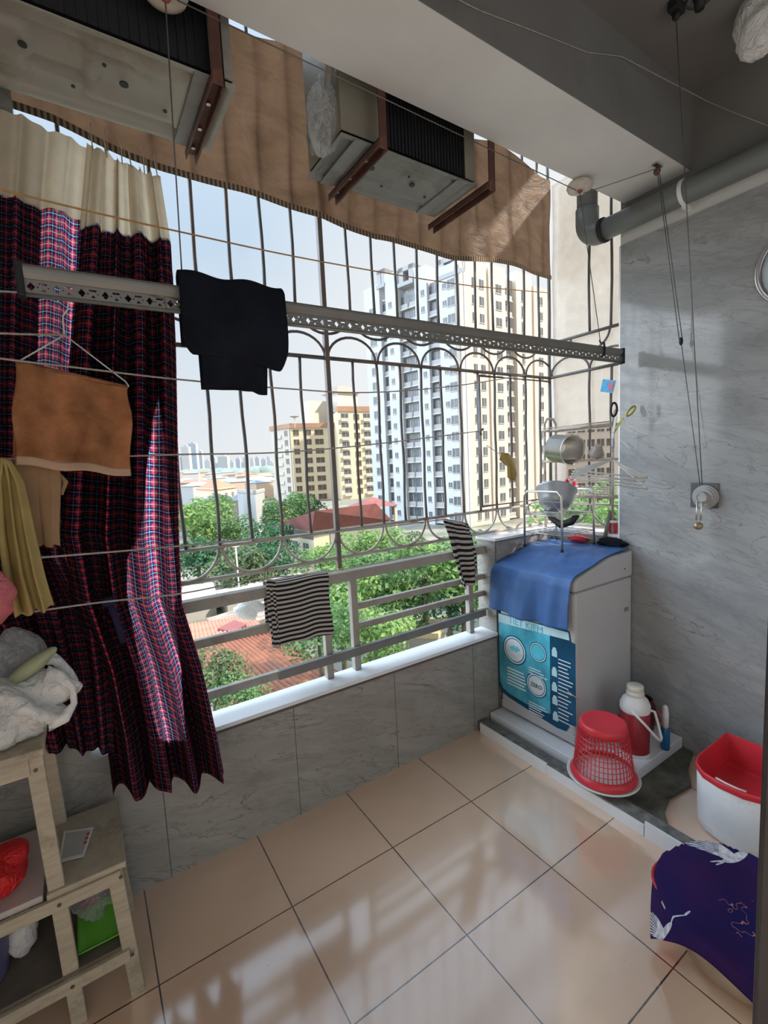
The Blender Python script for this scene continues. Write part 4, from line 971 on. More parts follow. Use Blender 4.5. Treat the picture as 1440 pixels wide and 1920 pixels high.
MB().lathe([(.076,0),(.079,.004),(.077,.018)], tc, 36).build('foot_ring', M['white_pl'], th, True)
MB().lathe([(.0755,.250),(.079,.258),(.078,.285),(.066,.315),(.048,.332),(.040,.338),(.038,.35)], tc, 36).build('shoulder', M['white_pl'], th, True)
MB().lathe([(.036,.335),(.047,.340),(.047,.356),(.040,.358),(.040,.368),(.043,.370),(.043,.392),(.038,.396),(0,.396)], tc, 30).build('cap', plain('ivory_cap', (.68,.65,.55), .4), th, True)
hq = [Vector((T.x-.075,T.y-.02,.365)), Vector((T.x-.05,T.y-.085,.30)), Vector((T.x+.0,T.y-.125,.222)), Vector((T.x+.018,T.y-.132,.208)), Vector((T.x+.034,T.y-.128,.216)), Vector((T.x+.040,T.y-.105,.29)), Vector((T.x+.045,T.y-.085,.345)), Vector((T.x+.03,T.y-.07,.352))]
MB().tube(hq, .0075, 8).build('carry_handle', M['white_pl'], th, True)
bo = on('z', .09, 1247, 1403)
bt = thing('spray_bottle', 'small blue bottle with white cap beside the thermos flask', 'bottle', (bo.x,bo.y,.088))
MB().lathe([(0,.0),(.022,.0),(.024,.01),(.024,.115),(.018,.13)], (bo.x,bo.y,.088), 20).build('body', plain('blue_liquid_bottle', (.01,.12,.30), .25, var=.1), bt, True)
MB().tube([(bo.x,bo.y,.216),(bo.x,bo.y,.30),(bo.x-.004,bo.y,.34),(bo.x-.022,bo.y-.01,.355)], .014, 10, radii=[.016,.018,.014,.008]).build('pump_cap', M['white_pl'], bt, True)
c = Vector((1.705,-.26,.088))
kt = thing('water_jug', 'dark red plastic jug in the shade behind the thermos flask', 'jug', c)
MB().lathe([(0,0),(.055,0),(.060,.02),(.068,.14),(.052,.19),(.048,.20),(.044,.19),(.06,.14),(.052,.012),(0,.01)], c, 28).build('body', plain('dark_maroon_plastic', (.085,.008,.014), .4), kt, True)
MB().tube([c+Vector((.02,-.066,.06)), c+Vector((.02,-.10,.08)), c+Vector((.02,-.105,.10)), c+Vector((.02,-.07,.135))], .009, 8).build('handle', plain('pinkish_red_plastic', (.50,.09,.10), .4), kt, True)
# bucket
bu = thing('bucket', 'white and red D shaped mop bucket on the tiles by the right wall', 'bucket', (1.42,-.9,0))
SH = [(1.655,-.715),(1.33,-.715),(1.265,-.735),(1.215,-.785),(1.195,-.86),(1.20,-.95),(1.235,-1.03),(1.30,-1.085),(1.39,-1.105),(1.655,-1.105)]
def ringp(k, z, cx=1.44, cy=-.91): return [Vector((cx+(x-cx)*k, cy+(y-cy)*k, z)) for x, y in SH]
def loft(rings, capb=False):
    n = len(SH); m = MB(); fs = []
    for i in range(len(rings)-1): fs += [(i*n+k, i*n+(k+1)%n, (i+1)*n+(k+1)%n, (i+1)*n+k) for k in range(n)]
    if capb: fs.append(tuple(range(n)))
    m.add([v for r in rings for v in r], fs); return m
loft([ringp(.88,.002), ringp(.925,.012), ringp(.945,.05), ringp(.972,.284), ringp(.95,.284), ringp(.92,.04)], True).build('body', M['white_dirty'], bu, True, bevel=.006)
loft([ringp(.968,.272), ringp(.988,.274), ringp(1.0,.290), ringp(.998,.302), ringp(.965,.306), ringp(.955,.30), ringp(.90,.16), ringp(.885,.145), ringp(.2,.14), ringp(.02,.14)]).build('red_insert', M['red_pl'], bu, True, bevel=.003)
q = [Vector((x, y, .3045)) for x, y in [(1.219,-.84),(1.213,-.88),(1.213,-.92),(1.221,-.955)]]
MB().tube(q, .005, 8).build('handle_slot', plain('pale_slot', (.62,.55,.52), .5), bu, True)
# basin with cloth
bx = on('z', .17, 1372, 1742); bx = Vector((.728,-1.13,0))
bs = thing('wash_basin', 'wide steel basin standing on the tiles by the door jamb', 'basin', bx)
MB().lathe([(0,.002),(.14,.002),(.165,.008),(.20,.04),(.245,.14),(.262,.185),(.275,.192),(.272,.197),(.258,.19),(.240,.14),(.195,.045),(.16,.014),(0,.010)], bx, 48).build('bowl', plain('dull_steel', (.62,.56,.46), .33, .75, var=.15, nscale=9), bs, True)
q = [bx+Vector((.04,-.262,.165)), bx+Vector((.05,-.30,.12)), bx+Vector((.16,-.275,.11)), bx+Vector((.19,-.22,.165))]
MB().tube(q, .007, 8).build('handle', M['white_pl'], bs, True)
o = MB().lathe([(.118,.185),(.126,.190),(.128,.196),(.122,.200),(.114,.194),(.09,.06),(0,.05)], (bx.x-.06,bx.y+.150,.0), 32).build('colander', M['red_pl'], smooth=True); tag(o, 'red rimmed bowl standing inside the steel basin under the navy cloth', 'bowl')
cm, t, out = nt('navy_crane_print_cloth'); g = N(t); s_ = g.sep(g.uv())
def ell(cx, cy, rx, ry, rot):
    dx = g.math('SUBTRACT', s_[0], cx); dy = g.math('SUBTRACT', s_[1], cy); c, sn = math.cos(rot), math.sin(rot)
    ex = g.math('DIVIDE', g.math('ADD', g.math('MULTIPLY', dx, c), g.math('MULTIPLY', dy, sn)), rx); ey = g.math('DIVIDE', g.math('SUBTRACT', g.math('MULTIPLY', dy, c), g.math('MULTIPLY', dx, sn)), ry)
    return g.math('LESS_THAN', g.math('ADD', g.math('POWER', g.math('ABSOLUTE', ex), 2.0), g.math('POWER', g.math('ABSOLUTE', ey), 2.0)), 1)
base = g.ramp(g.noise(3, 3, .5, g.uv()), [(.35, (.016,.012,.085)), (.65, (.040,.012,.075))])
col = base
def crane(cx, cy, rot, k):
    global col
    c, sn = math.cos(rot), math.sin(rot); mk = None
    for dx, dy, rx, ry, r in [(0,0,.085,.017,.12),(.105,.026,.05,.004,.5),(.150,.060,.022,.005,.95),(-.035,.018,.06,.014,2.9),(-.115,-.012,.05,.0045,.1),(-.11,-.022,.045,.004,.3)]:
        e = ell(cx+k*(dx*c-dy*sn), cy+k*(dx*sn+dy*c), rx*k, ry*k, rot+r); mk = e if mk is None else g.math('MAXIMUM', mk, e)
    wx, wy, wr = cx+k*(-.075*c-.075*sn), cy+k*(-.075*sn+.075*c), rot+2.35
    wing = ell(wx, wy, .115*k, .048*k, wr)
    ddx = g.math('SUBTRACT', s_[0], wx); ddy = g.math('SUBTRACT', s_[1], wy)
    acr = g.math('SUBTRACT', g.math('MULTIPLY', ddy, math.cos(wr)), g.math('MULTIPLY', ddx, math.sin(wr))); aln = g.math('ADD', g.math('MULTIPLY', ddx, math.cos(wr)), g.math('MULTIPLY', ddy, math.sin(wr)))
    fan = g.math('DIVIDE', acr, g.math('ADD', g.math('MULTIPLY', aln, .9/(k*1.0)), .17))
    st_ = g.math('LESS_THAN', g.math('FRACT', g.math('MULTIPLY', fan, 15.0/k)), .62)
    mk = g.math('MAXIMUM', mk, g.math('MULTIPLY', wing, g.math('MAXIMUM', st_, g.math('LESS_THAN', aln, -.045*k))))
    f = g.noise(30, 3, .6, g.uv()); col = g.mix(mk, col, g.ramp(f, [(.35, (.42,.43,.50)), (.6, (.78,.78,.80))]))
crane(.80,.72,-.35,1.35); crane(.03,.84,-1.1,1.15); crane(.47,.17,-.6,1.2)
tw_ = g.math('LESS_THAN', g.math('ABSOLUTE', g.math('SUBTRACT', g.noise(5, 3, .6, g.uv()), .5)), .0035); blob = ell(.42,.5,.12,.16,.6)
col = g.mix(g.math('MULTIPLY', tw_, blob), col, (.42,.20,.18))
bb = g.bsdf(col, .85, 0, .15); g.link(bb.outputs[0], out.inputs[0])
def ncl(u, v):
    # laid over basin and bowl, hanging down outside the rim
    x = bx.x-.30+.62*u; y = bx.y-.345+.625*v
    dx, dy = x-bx.x, y-bx.y; r = math.hypot(dx, dy); e = max(0, r-.262)
    z = .214+.022*math.exp(-((x-bx.x-.03)**2+(y-bx.y-.09)**2)/.02)-.02*math.exp(-(dx*dx+(dy+.08)**2)/.02)+.010*math.sin(u*11+v*4)+.008*math.sin(v*13-u*5)
    k = 1 if r < .272 else (.272+e*.22)/r
    if r >= .272: z -= e*1.15
    return (bx.x+dx*k, bx.y+dy*k, z)
o = MB().sheet(ncl, 70, 70).build('cloth', cm, smooth=True, solid=.004); tag(o, 'navy cloth with white cranes lying over the steel basin', 'cloth')
# round mirror on the right wall, bag and lamp holder at the ceiling corner
mc = Vector((1.80,-.925,2.615)); Mx = Matrix(((0,0,-1),(0,1,0),(1,0,0)))
mi = thing('wall_mirror', 'round mirror with a double metal rim at the right picture edge', 'mirror', mc)
MB().lathe([(.172,.001),(.196,.001),(.198,.012),(.190,.020),(.184,.012),(.180,.020),(.174,.012)], mc, 56, Mx).build('rim', plain('satin_rim', (.42,.41,.40), .3, .8), mi, True)
MB().lathe([(0,.008),(.175,.008),(.175,.002),(0,.002)], mc, 56, Mx).build('glass', plain('pale_reflection_face', (.66,.72,.76), .2, .15, var=.02), mi, True)  # bright reflection put into a pale base colour, hardly mirroring
c = on('z', 3.525, 1425, 40)
o = crumple(c, (.05,.09,.12), 91, 24, 18, .2).build('plastic_bag', M['bagwhite'], smooth=True); tag(o, 'white plastic bag hanging from the ceiling at the top right corner', 'plastic bag')
c = on('z', 3.62, 1312, 2)
lh = thing('lamp_holder', 'small dark lamp holder on the ceiling at the top edge of the picture', 'lamp holder', c)
MB().lathe([(0,-.03),(.018,-.03),(.022,0),(.022,.02),(0,.02)], c, 18).build('socket', M['black'], lh, True); MB().lathe([(.03,.02),(.05,.016),(.05,.008),(.03,.01)], c, 20).build('ring', M['steel'], lh, True)
q = [on('y', -.427, *p) for p in ((740,-60),(900,20),(1010,62),(1100,98),(1165,106))]+[on('x', 1.79, *p) for p in ((1330,192),(1378,212),(1440,236))]
tag(MB().tube(q, .0022, 5).build('wire', M['rope'], smooth=True), 'thin pale wire drooping across the dark beam face', 'wire')
# ================================================================ THE TOWN OUTSIDE
GZ = -10.2
def proj(P):
    d = Vector(P)-CAM; return Vector((720+FPX*d.dot(AX[0])/d.dot(AX[2]), 960-FPX*d.dot(AX[1])/d.dot(AX[2])))
def zat(P, py):
    lo, hi = -60., 200.
    for _ in range(50):
        mid = (lo+hi)/2
        if proj((P[0],P[1],mid)).y > py: lo = mid
        else: hi = mid
    return lo
m = MB().box((-900,3.0,GZ-1), (1500,1900,GZ)); struct(m.build('ground', plain('town_ground', (.20,.20,.17), .9, var=.35, nscale=.25, stain=(.12,.16,.09))))
class Fac:
    def __init__(s, P, Q):
        s.P = Vector((P[0],P[1],0)); Q = Vector((Q[0],Q[1],0)); s.e = (Q-s.P).normalized(); s.L = (Q-s.P).length
        n = s.e.cross(Vector((0,0,1))); s.n = n if n.dot(CAM-s.P) > 0 else -n
    def u(s, px, py=850): return (onplane(s.P, s.P+s.e, px, py)-s.P).dot(s.e)
    def pt(s, u, z, o=0): return s.P+s.e*u+s.n*o+Vector((0,0,z))
    def box(s, m, u0, u1, z0, z1, o0, o1):
        c = s.pt((u0+u1)/2, (z0+z1)/2, (o0+o1)/2); m.obox(c, s.e*abs(u1-u0)/2, s.n*abs(o1-o0)/2, Vector((0,0,(z1-z0)/2)))
GLASS = plain('dark_window_glass', (.13,.14,.155), .25, var=.25, nscale=.6)
GLASSW = plain('warm_dark_window', (.13,.10,.075), .35, var=.3, nscale=.6)
FRAME = plain('pale_window_frame', (.55,.55,.53), .6)
def window_mesh(f, w, h, mats=None):
    m = MB(); m.m = 0
    z = Vector((0,0,1))
    m.obox(f.n*.02, f.e*w/2, f.n*.03, z*h/2); m.m = 1
    m.obox(f.n*.05, f.e*.03, f.n*.02, z*h/2); m.obox(f.n*.06+z*(-h/2-.05), f.e*(w/2+.1), f.n*.06, z*.05)
    return m
class Win:
    """windows of one building: parts up to the limit, the rest in one stuff part"""
    def __init__(s, root, mats, name='window', limit=98): s.root = root; s.mats = mats; s.n = 0; s.limit = limit; s.rest = None; s.cache = {}; s.name = name
    def put(s, f, u, z, w, h, maker=window_mesh, o=0):
        key = (id(f), w, h, maker)
        if s.n < s.limit:
            p = f.pt(u, z, o)-world_loc(s.root)
            if key not in s.cache:
                ob = maker(f, w, h).build(s.name, s.mats, s.root, loc=Vector((0,0,0))); s.cache[key] = ob; ob.location = p
            else:
                ob = s.cache[key].copy(); COL.objects.link(ob); ob.location = p
        else:
            if s.rest is None: s.rest = MB()
            mm = maker(f, w, h); d = f.pt(u, z, o); k = len(s.rest.v)
            s.rest.v += [v+d for v in mm.v]; s.rest.f += [[i+k for i in q] for q in mm.f]; s.rest.mi += mm.mi; s.rest.uv += mm.uv
        s.n += 1
    def done(s):
        if s.rest: s.rest.build(s.name+'s', s.mats, s.root)['kind'] = 'stuff'
def balcony_mesh(f, w, h):
    m = MB(); z = Vector((0,0,1)); m.m = 0; m.obox(z*(-h*.30)+f.n*.1, f.e*w/2, f.n*.06, z*h*.17); m.m = 1
    m.obox(z*(.12*h)-f.n*.25, f.e*w*.42, f.n*.05, z*h*.26); m.m = 2; m.obox(z*(.12*h)-f.n*.18, f.e*.05, f.n*.04, z*h*.26); m.obox(z*(-.47*h)+f.n*.1, f.e*w/2, f.n*.25, z*.1)
    return m
# ---- tall white tower
T0 = at(80, 875, 750); T1 = at(96, 694, 750); T2 = at(95, 1034, 750)
FL, FR = Fac(T0, T1), Fac(T0, T2)
WHT = plain('shade_tinted_tower_render', (.58,.60,.63), .8, var=.05, nscale=.2); GRY = plain('mid_grey_tower_recess', (.36,.375,.40), .8, var=.08, nscale=.3); CRM = plain('sun_tinted_tower_render', (.66,.58,.50), .8, var=.05, nscale=.2)  # side light put into the colours: bluish left face, warm right face
PIERG = plain('grey_tower_band', (.42,.42,.43), .8)
tw = thing('apartment_tower', 'tall white and grey apartment tower with a warm sunlit side filling the right of the view', 'building', (T0.x,T0.y,GZ))
H0 = zat(T0, 484)
back = T1+T2-T0
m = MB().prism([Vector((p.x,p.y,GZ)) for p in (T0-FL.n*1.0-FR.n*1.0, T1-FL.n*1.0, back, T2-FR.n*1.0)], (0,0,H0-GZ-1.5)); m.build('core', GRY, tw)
piers = []
def pier(f, p0, p1, mt, ztop, out=0.0, py=790):
    u0, u1 = sorted((f.u(p0, py), f.u(p1, py))); m = MB(); f.box(m, u0, u1, GZ, ztop, -2.5, out); m.build('wall_pier', mt, tw); return u0, u1
zt = lambda f, px, py: zat(f.pt(f.u(px, 790), 0), py)
a = pier(FL, 877, 830, WHT, H0); b = pier(FL, 809, 787, WHT, zt(FL,800,500)); c = pier(FL, 756, 733, WHT, zt(FL,745,512)); d = pier(FL, 722, 694, WHT, zt(FL,705,540))
for p0, p1, py in ((877,830,478),(785,757,498),(733,718,505)): 
    u0, u1 = sorted((FL.u(p0,790), FL.u(p1,790))); z1 = zt(FL, (p0+p1)/2, py)
    m = MB(); FL.box(m, u0, u1, z1-3.5, z1-2.8, -3, .15); FL.box(m, u0, u0+1.2, z1-3, z1, -3, -.2); FL.box(m, u1-1.2, u1, z1-3, z1, -3, -.2); FL.box(m, u0, u1, z1-.8, z1, -3, -.2); FL.box(m, u0+1, u1-1, z1-3, z1-.8, -3, -2.6); m.build('roof_parapet', PIERG, tw)

FH = (H0-GZ-2.2)/15
wins = Win(tw, [GLASS, FRAME]); bal = Win(tw, [PIERG, GLASS, FRAME], 'balcony')
for k in range(15):
    z = GZ+FH*(k+.5)+.3
    bal.put(FL, (FL.u(829,790)+FL.u(810,790))/2, z, 3.3, FH, balcony_mesh, -.6)
    bal.put(FL, FL.u(779,790), z, 2.6, FH, balcony_mesh, -.7); bal.put(FL, FL.u(764,790), z, 2.4, FH, balcony_mesh, -.7); bal.put(FL, FL.u(728,790), z, 2.0, FH, balcony_mesh, -.7)
    wins.put(FL, FL.u(853,790), z, 1.45, 1.5); wins.put(FL, FL.u(841,790), z, .8, .9); wins.put(FL, FL.u(801,790), z+.2, .75, 1.0)
    wins.put(FL, FL.u(741,790), z+.2, .8, 1.0); wins.put(FL, FL.u(708,790), z, 1.7, 1.5)
# side facing right, warm sunlight put into its colour
for p0, p1, py in ((875,918,489),(922,952,498),(972,1000,512),(1004,1034,540)): pier(FR, p0, p1, CRM, zat(FR.pt(FR.u((p0+p1)/2,790),0), py))
m = MB(); FR.box(m, FR.u(874,790), FR.u(1034,790), GZ, zat(FR.pt(FR.u(960,790),0), 520), -2.6, -.9); m.build('side_wall', plain('sun_tinted_grey_recess', (.46,.41,.37), .8), tw)
for k in range(15):
    z = GZ+FH*(k+.5)+.3
    for px, w, h in ((895,.9,1.5),(909,1.1,1.5),(940,1.5,1.5),(1016,1.4,1.5),(984,.8,2.0)): wins.put(FR, FR.u(px,790), z, w, h)
    bal.put(FR, FR.u(961,790), z, 2.2, FH, balcony_mesh, -.6)
wins.done(); bal.done()
m = MB(); FL.box(m, FL.u(882,980), FL.u(700,980), zat(T0, 1000)-.6, zat(T0, 1000), 0, .4); m.build('podium_band', PIERG, tw)
sg = MB(); u0, u1 = FL.u(790,1005), FL.u(752,1005); z0 = zat(FL.pt(u0,0), 1012); FL.box(sg, min(u0,u1), max(u0,u1), z0, z0+1.6, .4, .7); sg.build('shop_canopy', plain('dark_canopy', (.04,.045,.06), .5), tw)
# ---- cream apartment block
C0 = at(160, 548, 850); C1 = at(168, 511, 850); C2 = at(166, 640, 850); D0 = at(160, 636, 850); D2 = at(168, 724, 850)
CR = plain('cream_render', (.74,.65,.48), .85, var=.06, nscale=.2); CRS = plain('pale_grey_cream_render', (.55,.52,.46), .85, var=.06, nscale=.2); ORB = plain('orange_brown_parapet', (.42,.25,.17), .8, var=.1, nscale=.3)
cb = thing('apartment_building', 'cream apartment block with orange brown parapets left of the white tower', 'building', (C0.x,C0.y,GZ))
FA, FB, FC = Fac(C0, C1), Fac(C0, C2), Fac(D0, D2)
zA = zat(C0, 803); zC = zat(D0, 772)
bk_ = C1+C2-C0
MB().prism([Vector((p.x,p.y,GZ)) for p in (C0, C1, bk_+Vector((0,10,0)), C2)], (0,0,zA-GZ)).build('low_wing', CR, cb)
dv = Vector((6,22,0)); MB().prism([Vector((p.x,p.y,GZ)) for p in (D0-FC.n*-.6, D2-FC.n*-.6, D2+dv, D0+dv)], (0,0,zC-GZ)).build('tall_wing', CR, cb)
m = MB(); FA.box(m, -.3, FA.L+.3, zA, zA+1.6, -.6, .5); FB.box(m, -.3, FB.L, zA, zA+1.6, -.6, .5); FC.box(m, 0, FC.L, zC, zC+1.8, -1, .9); m.build('parapet', ORB, cb)
m = MB(); FA.box(m, .5, FA.L-.3, GZ, zA, 0, .25); m.build('painted_shade_face', CRS, cb)  # left face's shade put into a greyer render colour
rt = at(168, 650, 760); rx = Vector((1,.15,0)).normalized(); ry = Vector((-.15,1,0))
zt0 = zC+1.0; m = MB(); m.obox(Vector((rt.x,rt.y+4,zt0+3.2)), rx*4.6, ry*4, Vector((0,0,3.4))); m.build('roof_house', CRS, cb)
m = MB(); cc = Vector((rt.x,rt.y+4,zt0+6.6)); q = [cc+rx*a_*5.4+ry*b_*4.8 for a_, b_ in ((-1,-1),(1,-1),(1,1),(-1,1))]; t2 = [cc+rx*a_*2.4+ry*b_*2+Vector((0,0,2.8)) for a_, b_ in ((-1,-1),(1,-1),(1,1),(-1,1))]
m.add(q+t2, [(0,1,5,4),(1,2,6,5),(2,3,7,6),(3,0,4,7),(4,5,6,7),(0,3,2,1)]); m.build('hip_roof', plain('brown_grey_roof', (.34,.29,.25), .8), cb)
st_ = at(166, 598, 785); m = MB(); m.obox(Vector((st_.x,st_.y+3,(zA+zA+9.5)/2)), rx*4.2, ry*3, Vector((0,0,5))); m.build('stair_house', CRS, cb)
dl = at(158, 552, 783); m = MB(); m.lathe([(0,-.3),(1.6,.3),(1.7,.4),(0,.1)], dl, 16); m.tube([dl, Vector((dl.x,dl.y,zA))], .12, 6); m.build('roof_dish', CRS, cb)
cw = Win(cb, [GLASSW, FRAME]); cbal = Win(cb, [CRS, GLASS, FRAME], 'balcony', 60)
fh = 3.2
for k in range(10):
    z = zA-1.6-fh*k
    if z < GZ+1: break
    cbal.put(FA, FA.L*.60, z, 3.6, 3.0, balcony_mesh, .3); cw.put(FA, FA.L*.22, z, 1.8, 1.9, o=.25)
    for f_, w in ((.10,1.9),(.34,2.1),(.56,3.0),(.80,1.9)): cw.put(FB, FB.L*f_, z, w, 1.9)
for k in range(12):
    z = zC-1.8-fh*k
    if z < GZ+1: break
    cbal.put(FC, FC.L*.14, z, 3.0, 3.0, balcony_mesh, .9); cbal.put(FC, FC.L*.60, z, 3.0, 3.0, balcony_mesh, .9)
    for f_ in (.38,.82): cw.put(FC, FC.L*f_, z, 2.1, 2.0, o=.6)
cw.done(); cbal.done()
# ---- red roofed house
RED = plain('dark_red_roof_tiles', (.27,.10,.095), .75, var=.2, nscale=.8, stain=(.20,.10,.095)); YW = plain('pale_yellow_house_wall', (.66,.60,.44), .85, var=.06, nscale=.3); GW = plain('grey_house_wall', (.32,.31,.29), .85, var=.1, nscale=.4)
E0 = at(55, 585, 996); ze = E0.z; EL = on('z', ze, 512, 984); ER = on('z', ze, 735, 976)
rh = thing('house', 'pale yellow house with a broad dark red hipped roof below the cream apartment block', 'house', (E0.x,E0.y,GZ))
bkc = EL+ER-E0; R0 = on('z', ze+2.6, 590, 958); R1 = on('z', ze+2.6, 705, 944)
m = MB(); m.add([E0,EL,bkc,ER,R0,R1], [(0,1,4),(1,2,5,4),(2,3,5),(3,0,4,5),(0,3,2,1)]); m.build('roof', RED, rh)
ins = lambda p: p.lerp((E0+bkc)/2, .05)
Fh, Fg = Fac(ins(E0), ins(EL)), Fac(ins(E0), ins(ER))
MB().prism([Vector((ins(p).x,ins(p).y,GZ)) for p in (E0,EL,bkc,ER)], (0,0,ze-GZ-.02)).build('walls', YW, rh)
m = MB(); Fg.box(m, Fg.L*.2, Fg.L, GZ, ze-.4, 0, .08); m.build('grey_wall', GW, rh)
m = MB(); Fh.box(m, 0, Fh.L, ze-1.1, ze-.25, 0, .05); m.build('dark_eaves_band', plain('shade_louvre', (.12,.12,.12), .7), rh)
hw = Win(rh, [GLASS, FRAME])
for i in range(3):
    for k in range(2): hw.put(Fh, Fh.L*(.2+.28*i), ze-2.4-2.6*k, 1.3, 1.4)
hw.done()
pv = thing('roof_pavilion', 'small red roofed pavilion between the red roof and the white tower', 'pavilion', at(62, 698, 945))
c = at(64, 699, 948); m = MB(); q = [c+Vector((a_*2.6,b_*2.6,0)) for a_, b_ in ((-1,-1),(1,-1),(1,1),(-1,1))]+[c+Vector((0,0,1.2))]; m.add(q, [(0,1,4),(1,2,4),(2,3,4),(3,0,4),(0,3,2,1)]); m.build('roof', RED, pv)
for a_ in (-1,1):
    for b_ in (-1,1): MB().bar(c+Vector((a_*2.2,b_*2.2,0)), Vector((c.x+a_*2.2,c.y+b_*2.2,GZ)), .3, .3).build('post', YW, pv)
# ---- grey block and orange roofed house
def block(name, label, px0, pxc, px1, pyt, t, mats, cat='building', roof=None, k0=1.12, k1=1.1):
    A = at(t, pxc, 900); Bq = at(t*k0, px0, 900); Cq = at(t*k1, px1, 900); z = zat(A, pyt)
    r = thing(name, label, cat, (A.x,A.y,GZ)); bk2 = Bq+Cq-A
    MB().prism([Vector((p.x,p.y,GZ)) for p in (A,Bq,bk2,Cq)], (0,0,z-GZ)).build('walls', mats, r)
    if roof:
        cc = (A+bk2)/2; cc.z = z+roof[1]; m = MB(); q = [Vector((p.x,p.y,z)) for p in (A,Bq,bk2,Cq)]; q = [cc.lerp(Vector((p.x,p.y,z)), 1.06)-Vector((0,0,roof[1]*.06)) for p in q]
        m.add(q+[cc], [(0,1,4),(1,2,4),(2,3,4),(3,0,4),(0,3,2,1)]); m.build('roof', roof[0], r)
    else:
        m = MB(); 
        for P_, Q_ in ((A,Bq),(A,Cq)): f = Fac(P_, Q_); f.box(m, 0, f.L, z, z+.5, -.25, .12)
        m.build('parapet', mats, r)
    return r, Fac(A, Bq), Fac(A, Cq), z
GB = plain('grey_concrete_block', (.36,.37,.38), .85, var=.08, nscale=.3); ORR = plain('orange_tile_roof', (.52,.22,.14), .8, var=.1, nscale=.5); PCH = plain('peach_house_wall', (.66,.50,.38), .85, var=.06, nscale=.3)
block('building', 'blank grey concrete block standing behind the green trees', 443, 476, 494, 926, 72, GB)
r, f1, f2, z = block('house', 'peach house with an orange tiled roof beyond the grey concrete block', 366, 400, 442, 917, 105, PCH, 'house', (ORR, 2.2))
w = Win(r, [GLASS, FRAME])
for i in range(3): w.put(f2, f2.L*(.2+.3*i), z-1.8, 1.1, 1.2)
w.done()
r3, f1, f3, z = block('apartment_building', 'pinkish cream apartment block right of the white tower, seen through the side of the grille', 1042, 1062, 1240, 560, 104, plain('pinkish_cream_render', (.62,.52,.45), .85, var=.06, nscale=.2), k0=1.1, k1=1.0)
w = Win(r3, [GLASSW, FRAME])
for k in range(14):
    for i in range(5): w.put(f3, f3.L*(.06+.1*i), z-2.2-3.2*k, 1.6, 1.6)
w.done()
# ---- trees
def crown_mesh(name, mt, seed, n=1900, leaf=.30, blobs=11, flat=.8, flowers=None):
    rnd = random.Random(seed); m = MB()
    B_ = [(Vector((rnd.uniform(-.62,.62), rnd.uniform(-.62,.62), rnd.uniform(-.5,.62)*flat)), rnd.uniform(.30,.50)) for _ in range(blobs)]
    for k in range(n):
        c_, r_ = B_[k % blobs]; d = Vector((rnd.gauss(0,1), rnd.gauss(0,1), rnd.gauss(.25,1))).normalized(); p = c_+d*r_*rnd.uniform(.75,1.06)
        nn = (d+Vector((rnd.gauss(0,.6), rnd.gauss(0,.6), rnd.gauss(0,.6)))).normalized(); a_ = nn.orthogonal().normalized(); b_ = nn.cross(a_); th_ = rnd.uniform(0,6.28); a2 = a_*math.cos(th_)+b_*math.sin(th_); b2 = nn.cross(a2)
        s_ = leaf*rnd.uniform(.25,.5); m.m = 1 if flowers and rnd.random() < .16 and d.z > .2 else 0
        m.add([p-a2*s_*.5, p-b2*s_*.28+nn*s_*.06, p+a2*s_*.6, p+b2*s_*.28+nn*s_*.06], [(0,1,2,3)])
    o = m.build(name, [mt]+([flowers] if flowers else []), fix=False); return o
LG = leafy('bright_leaves', (.16,.30,.095), (.30,.45,.17)); LM = leafy('mid_green_leaves', (.10,.21,.085), (.19,.33,.14)); LD = leafy('dark_bluish_leaves', (.035,.115,.06), (.08,.21,.10)); LO = leafy('greyish_leaves', (.10,.15,.08), (.17,.24,.12)); FL_ = plain('orange_yellow_flowers', (.75,.42,.05), .7)
BARK = plain('bark', (.12,.09,.07), .9, var=.3)
protos = {}
for key, mt, sd, fl in (('g',LG,1,None),('g2',LG,2,None),('m',LM,3,None),('m2',LM,4,None),('d',LD,5,None),('d2',LD,6,None),('o',LO,7,None),('f',LD,8,FL_)):
    o = crown_mesh('crown', mt, sd, flowers=fl); protos[key] = o.data; bpy.data.objects.remove(o)
trunkm = None
def tree(px, py, t, r, key, label, sz=1):
    global trunkm
    c = at(t, px, py); root = thing('tree', label, 'tree', (c.x,c.y,GZ), 'trees below the balcony')
    o = bpy.data.objects.new('crown', protos[key]); COL.objects.link(o); o.parent = root; o.location = (0,0,c.z-GZ); o.scale = (r*1.15,r*1.15,r*sz); o.rotation_euler = (0,0,px*.37)
    if trunkm is None: x = MB().lathe([(.18,0),(.13,.5),(.10,1.0)], (0,0,0), 8, cap0=True, cap1=True).build('trunk', BARK); trunkm = x.data; bpy.data.objects.remove(x)
    o = bpy.data.objects.new('trunk', trunkm); COL.objects.link(o); o.parent = root; o.scale = (r*.5,r*.5,c.z-GZ)
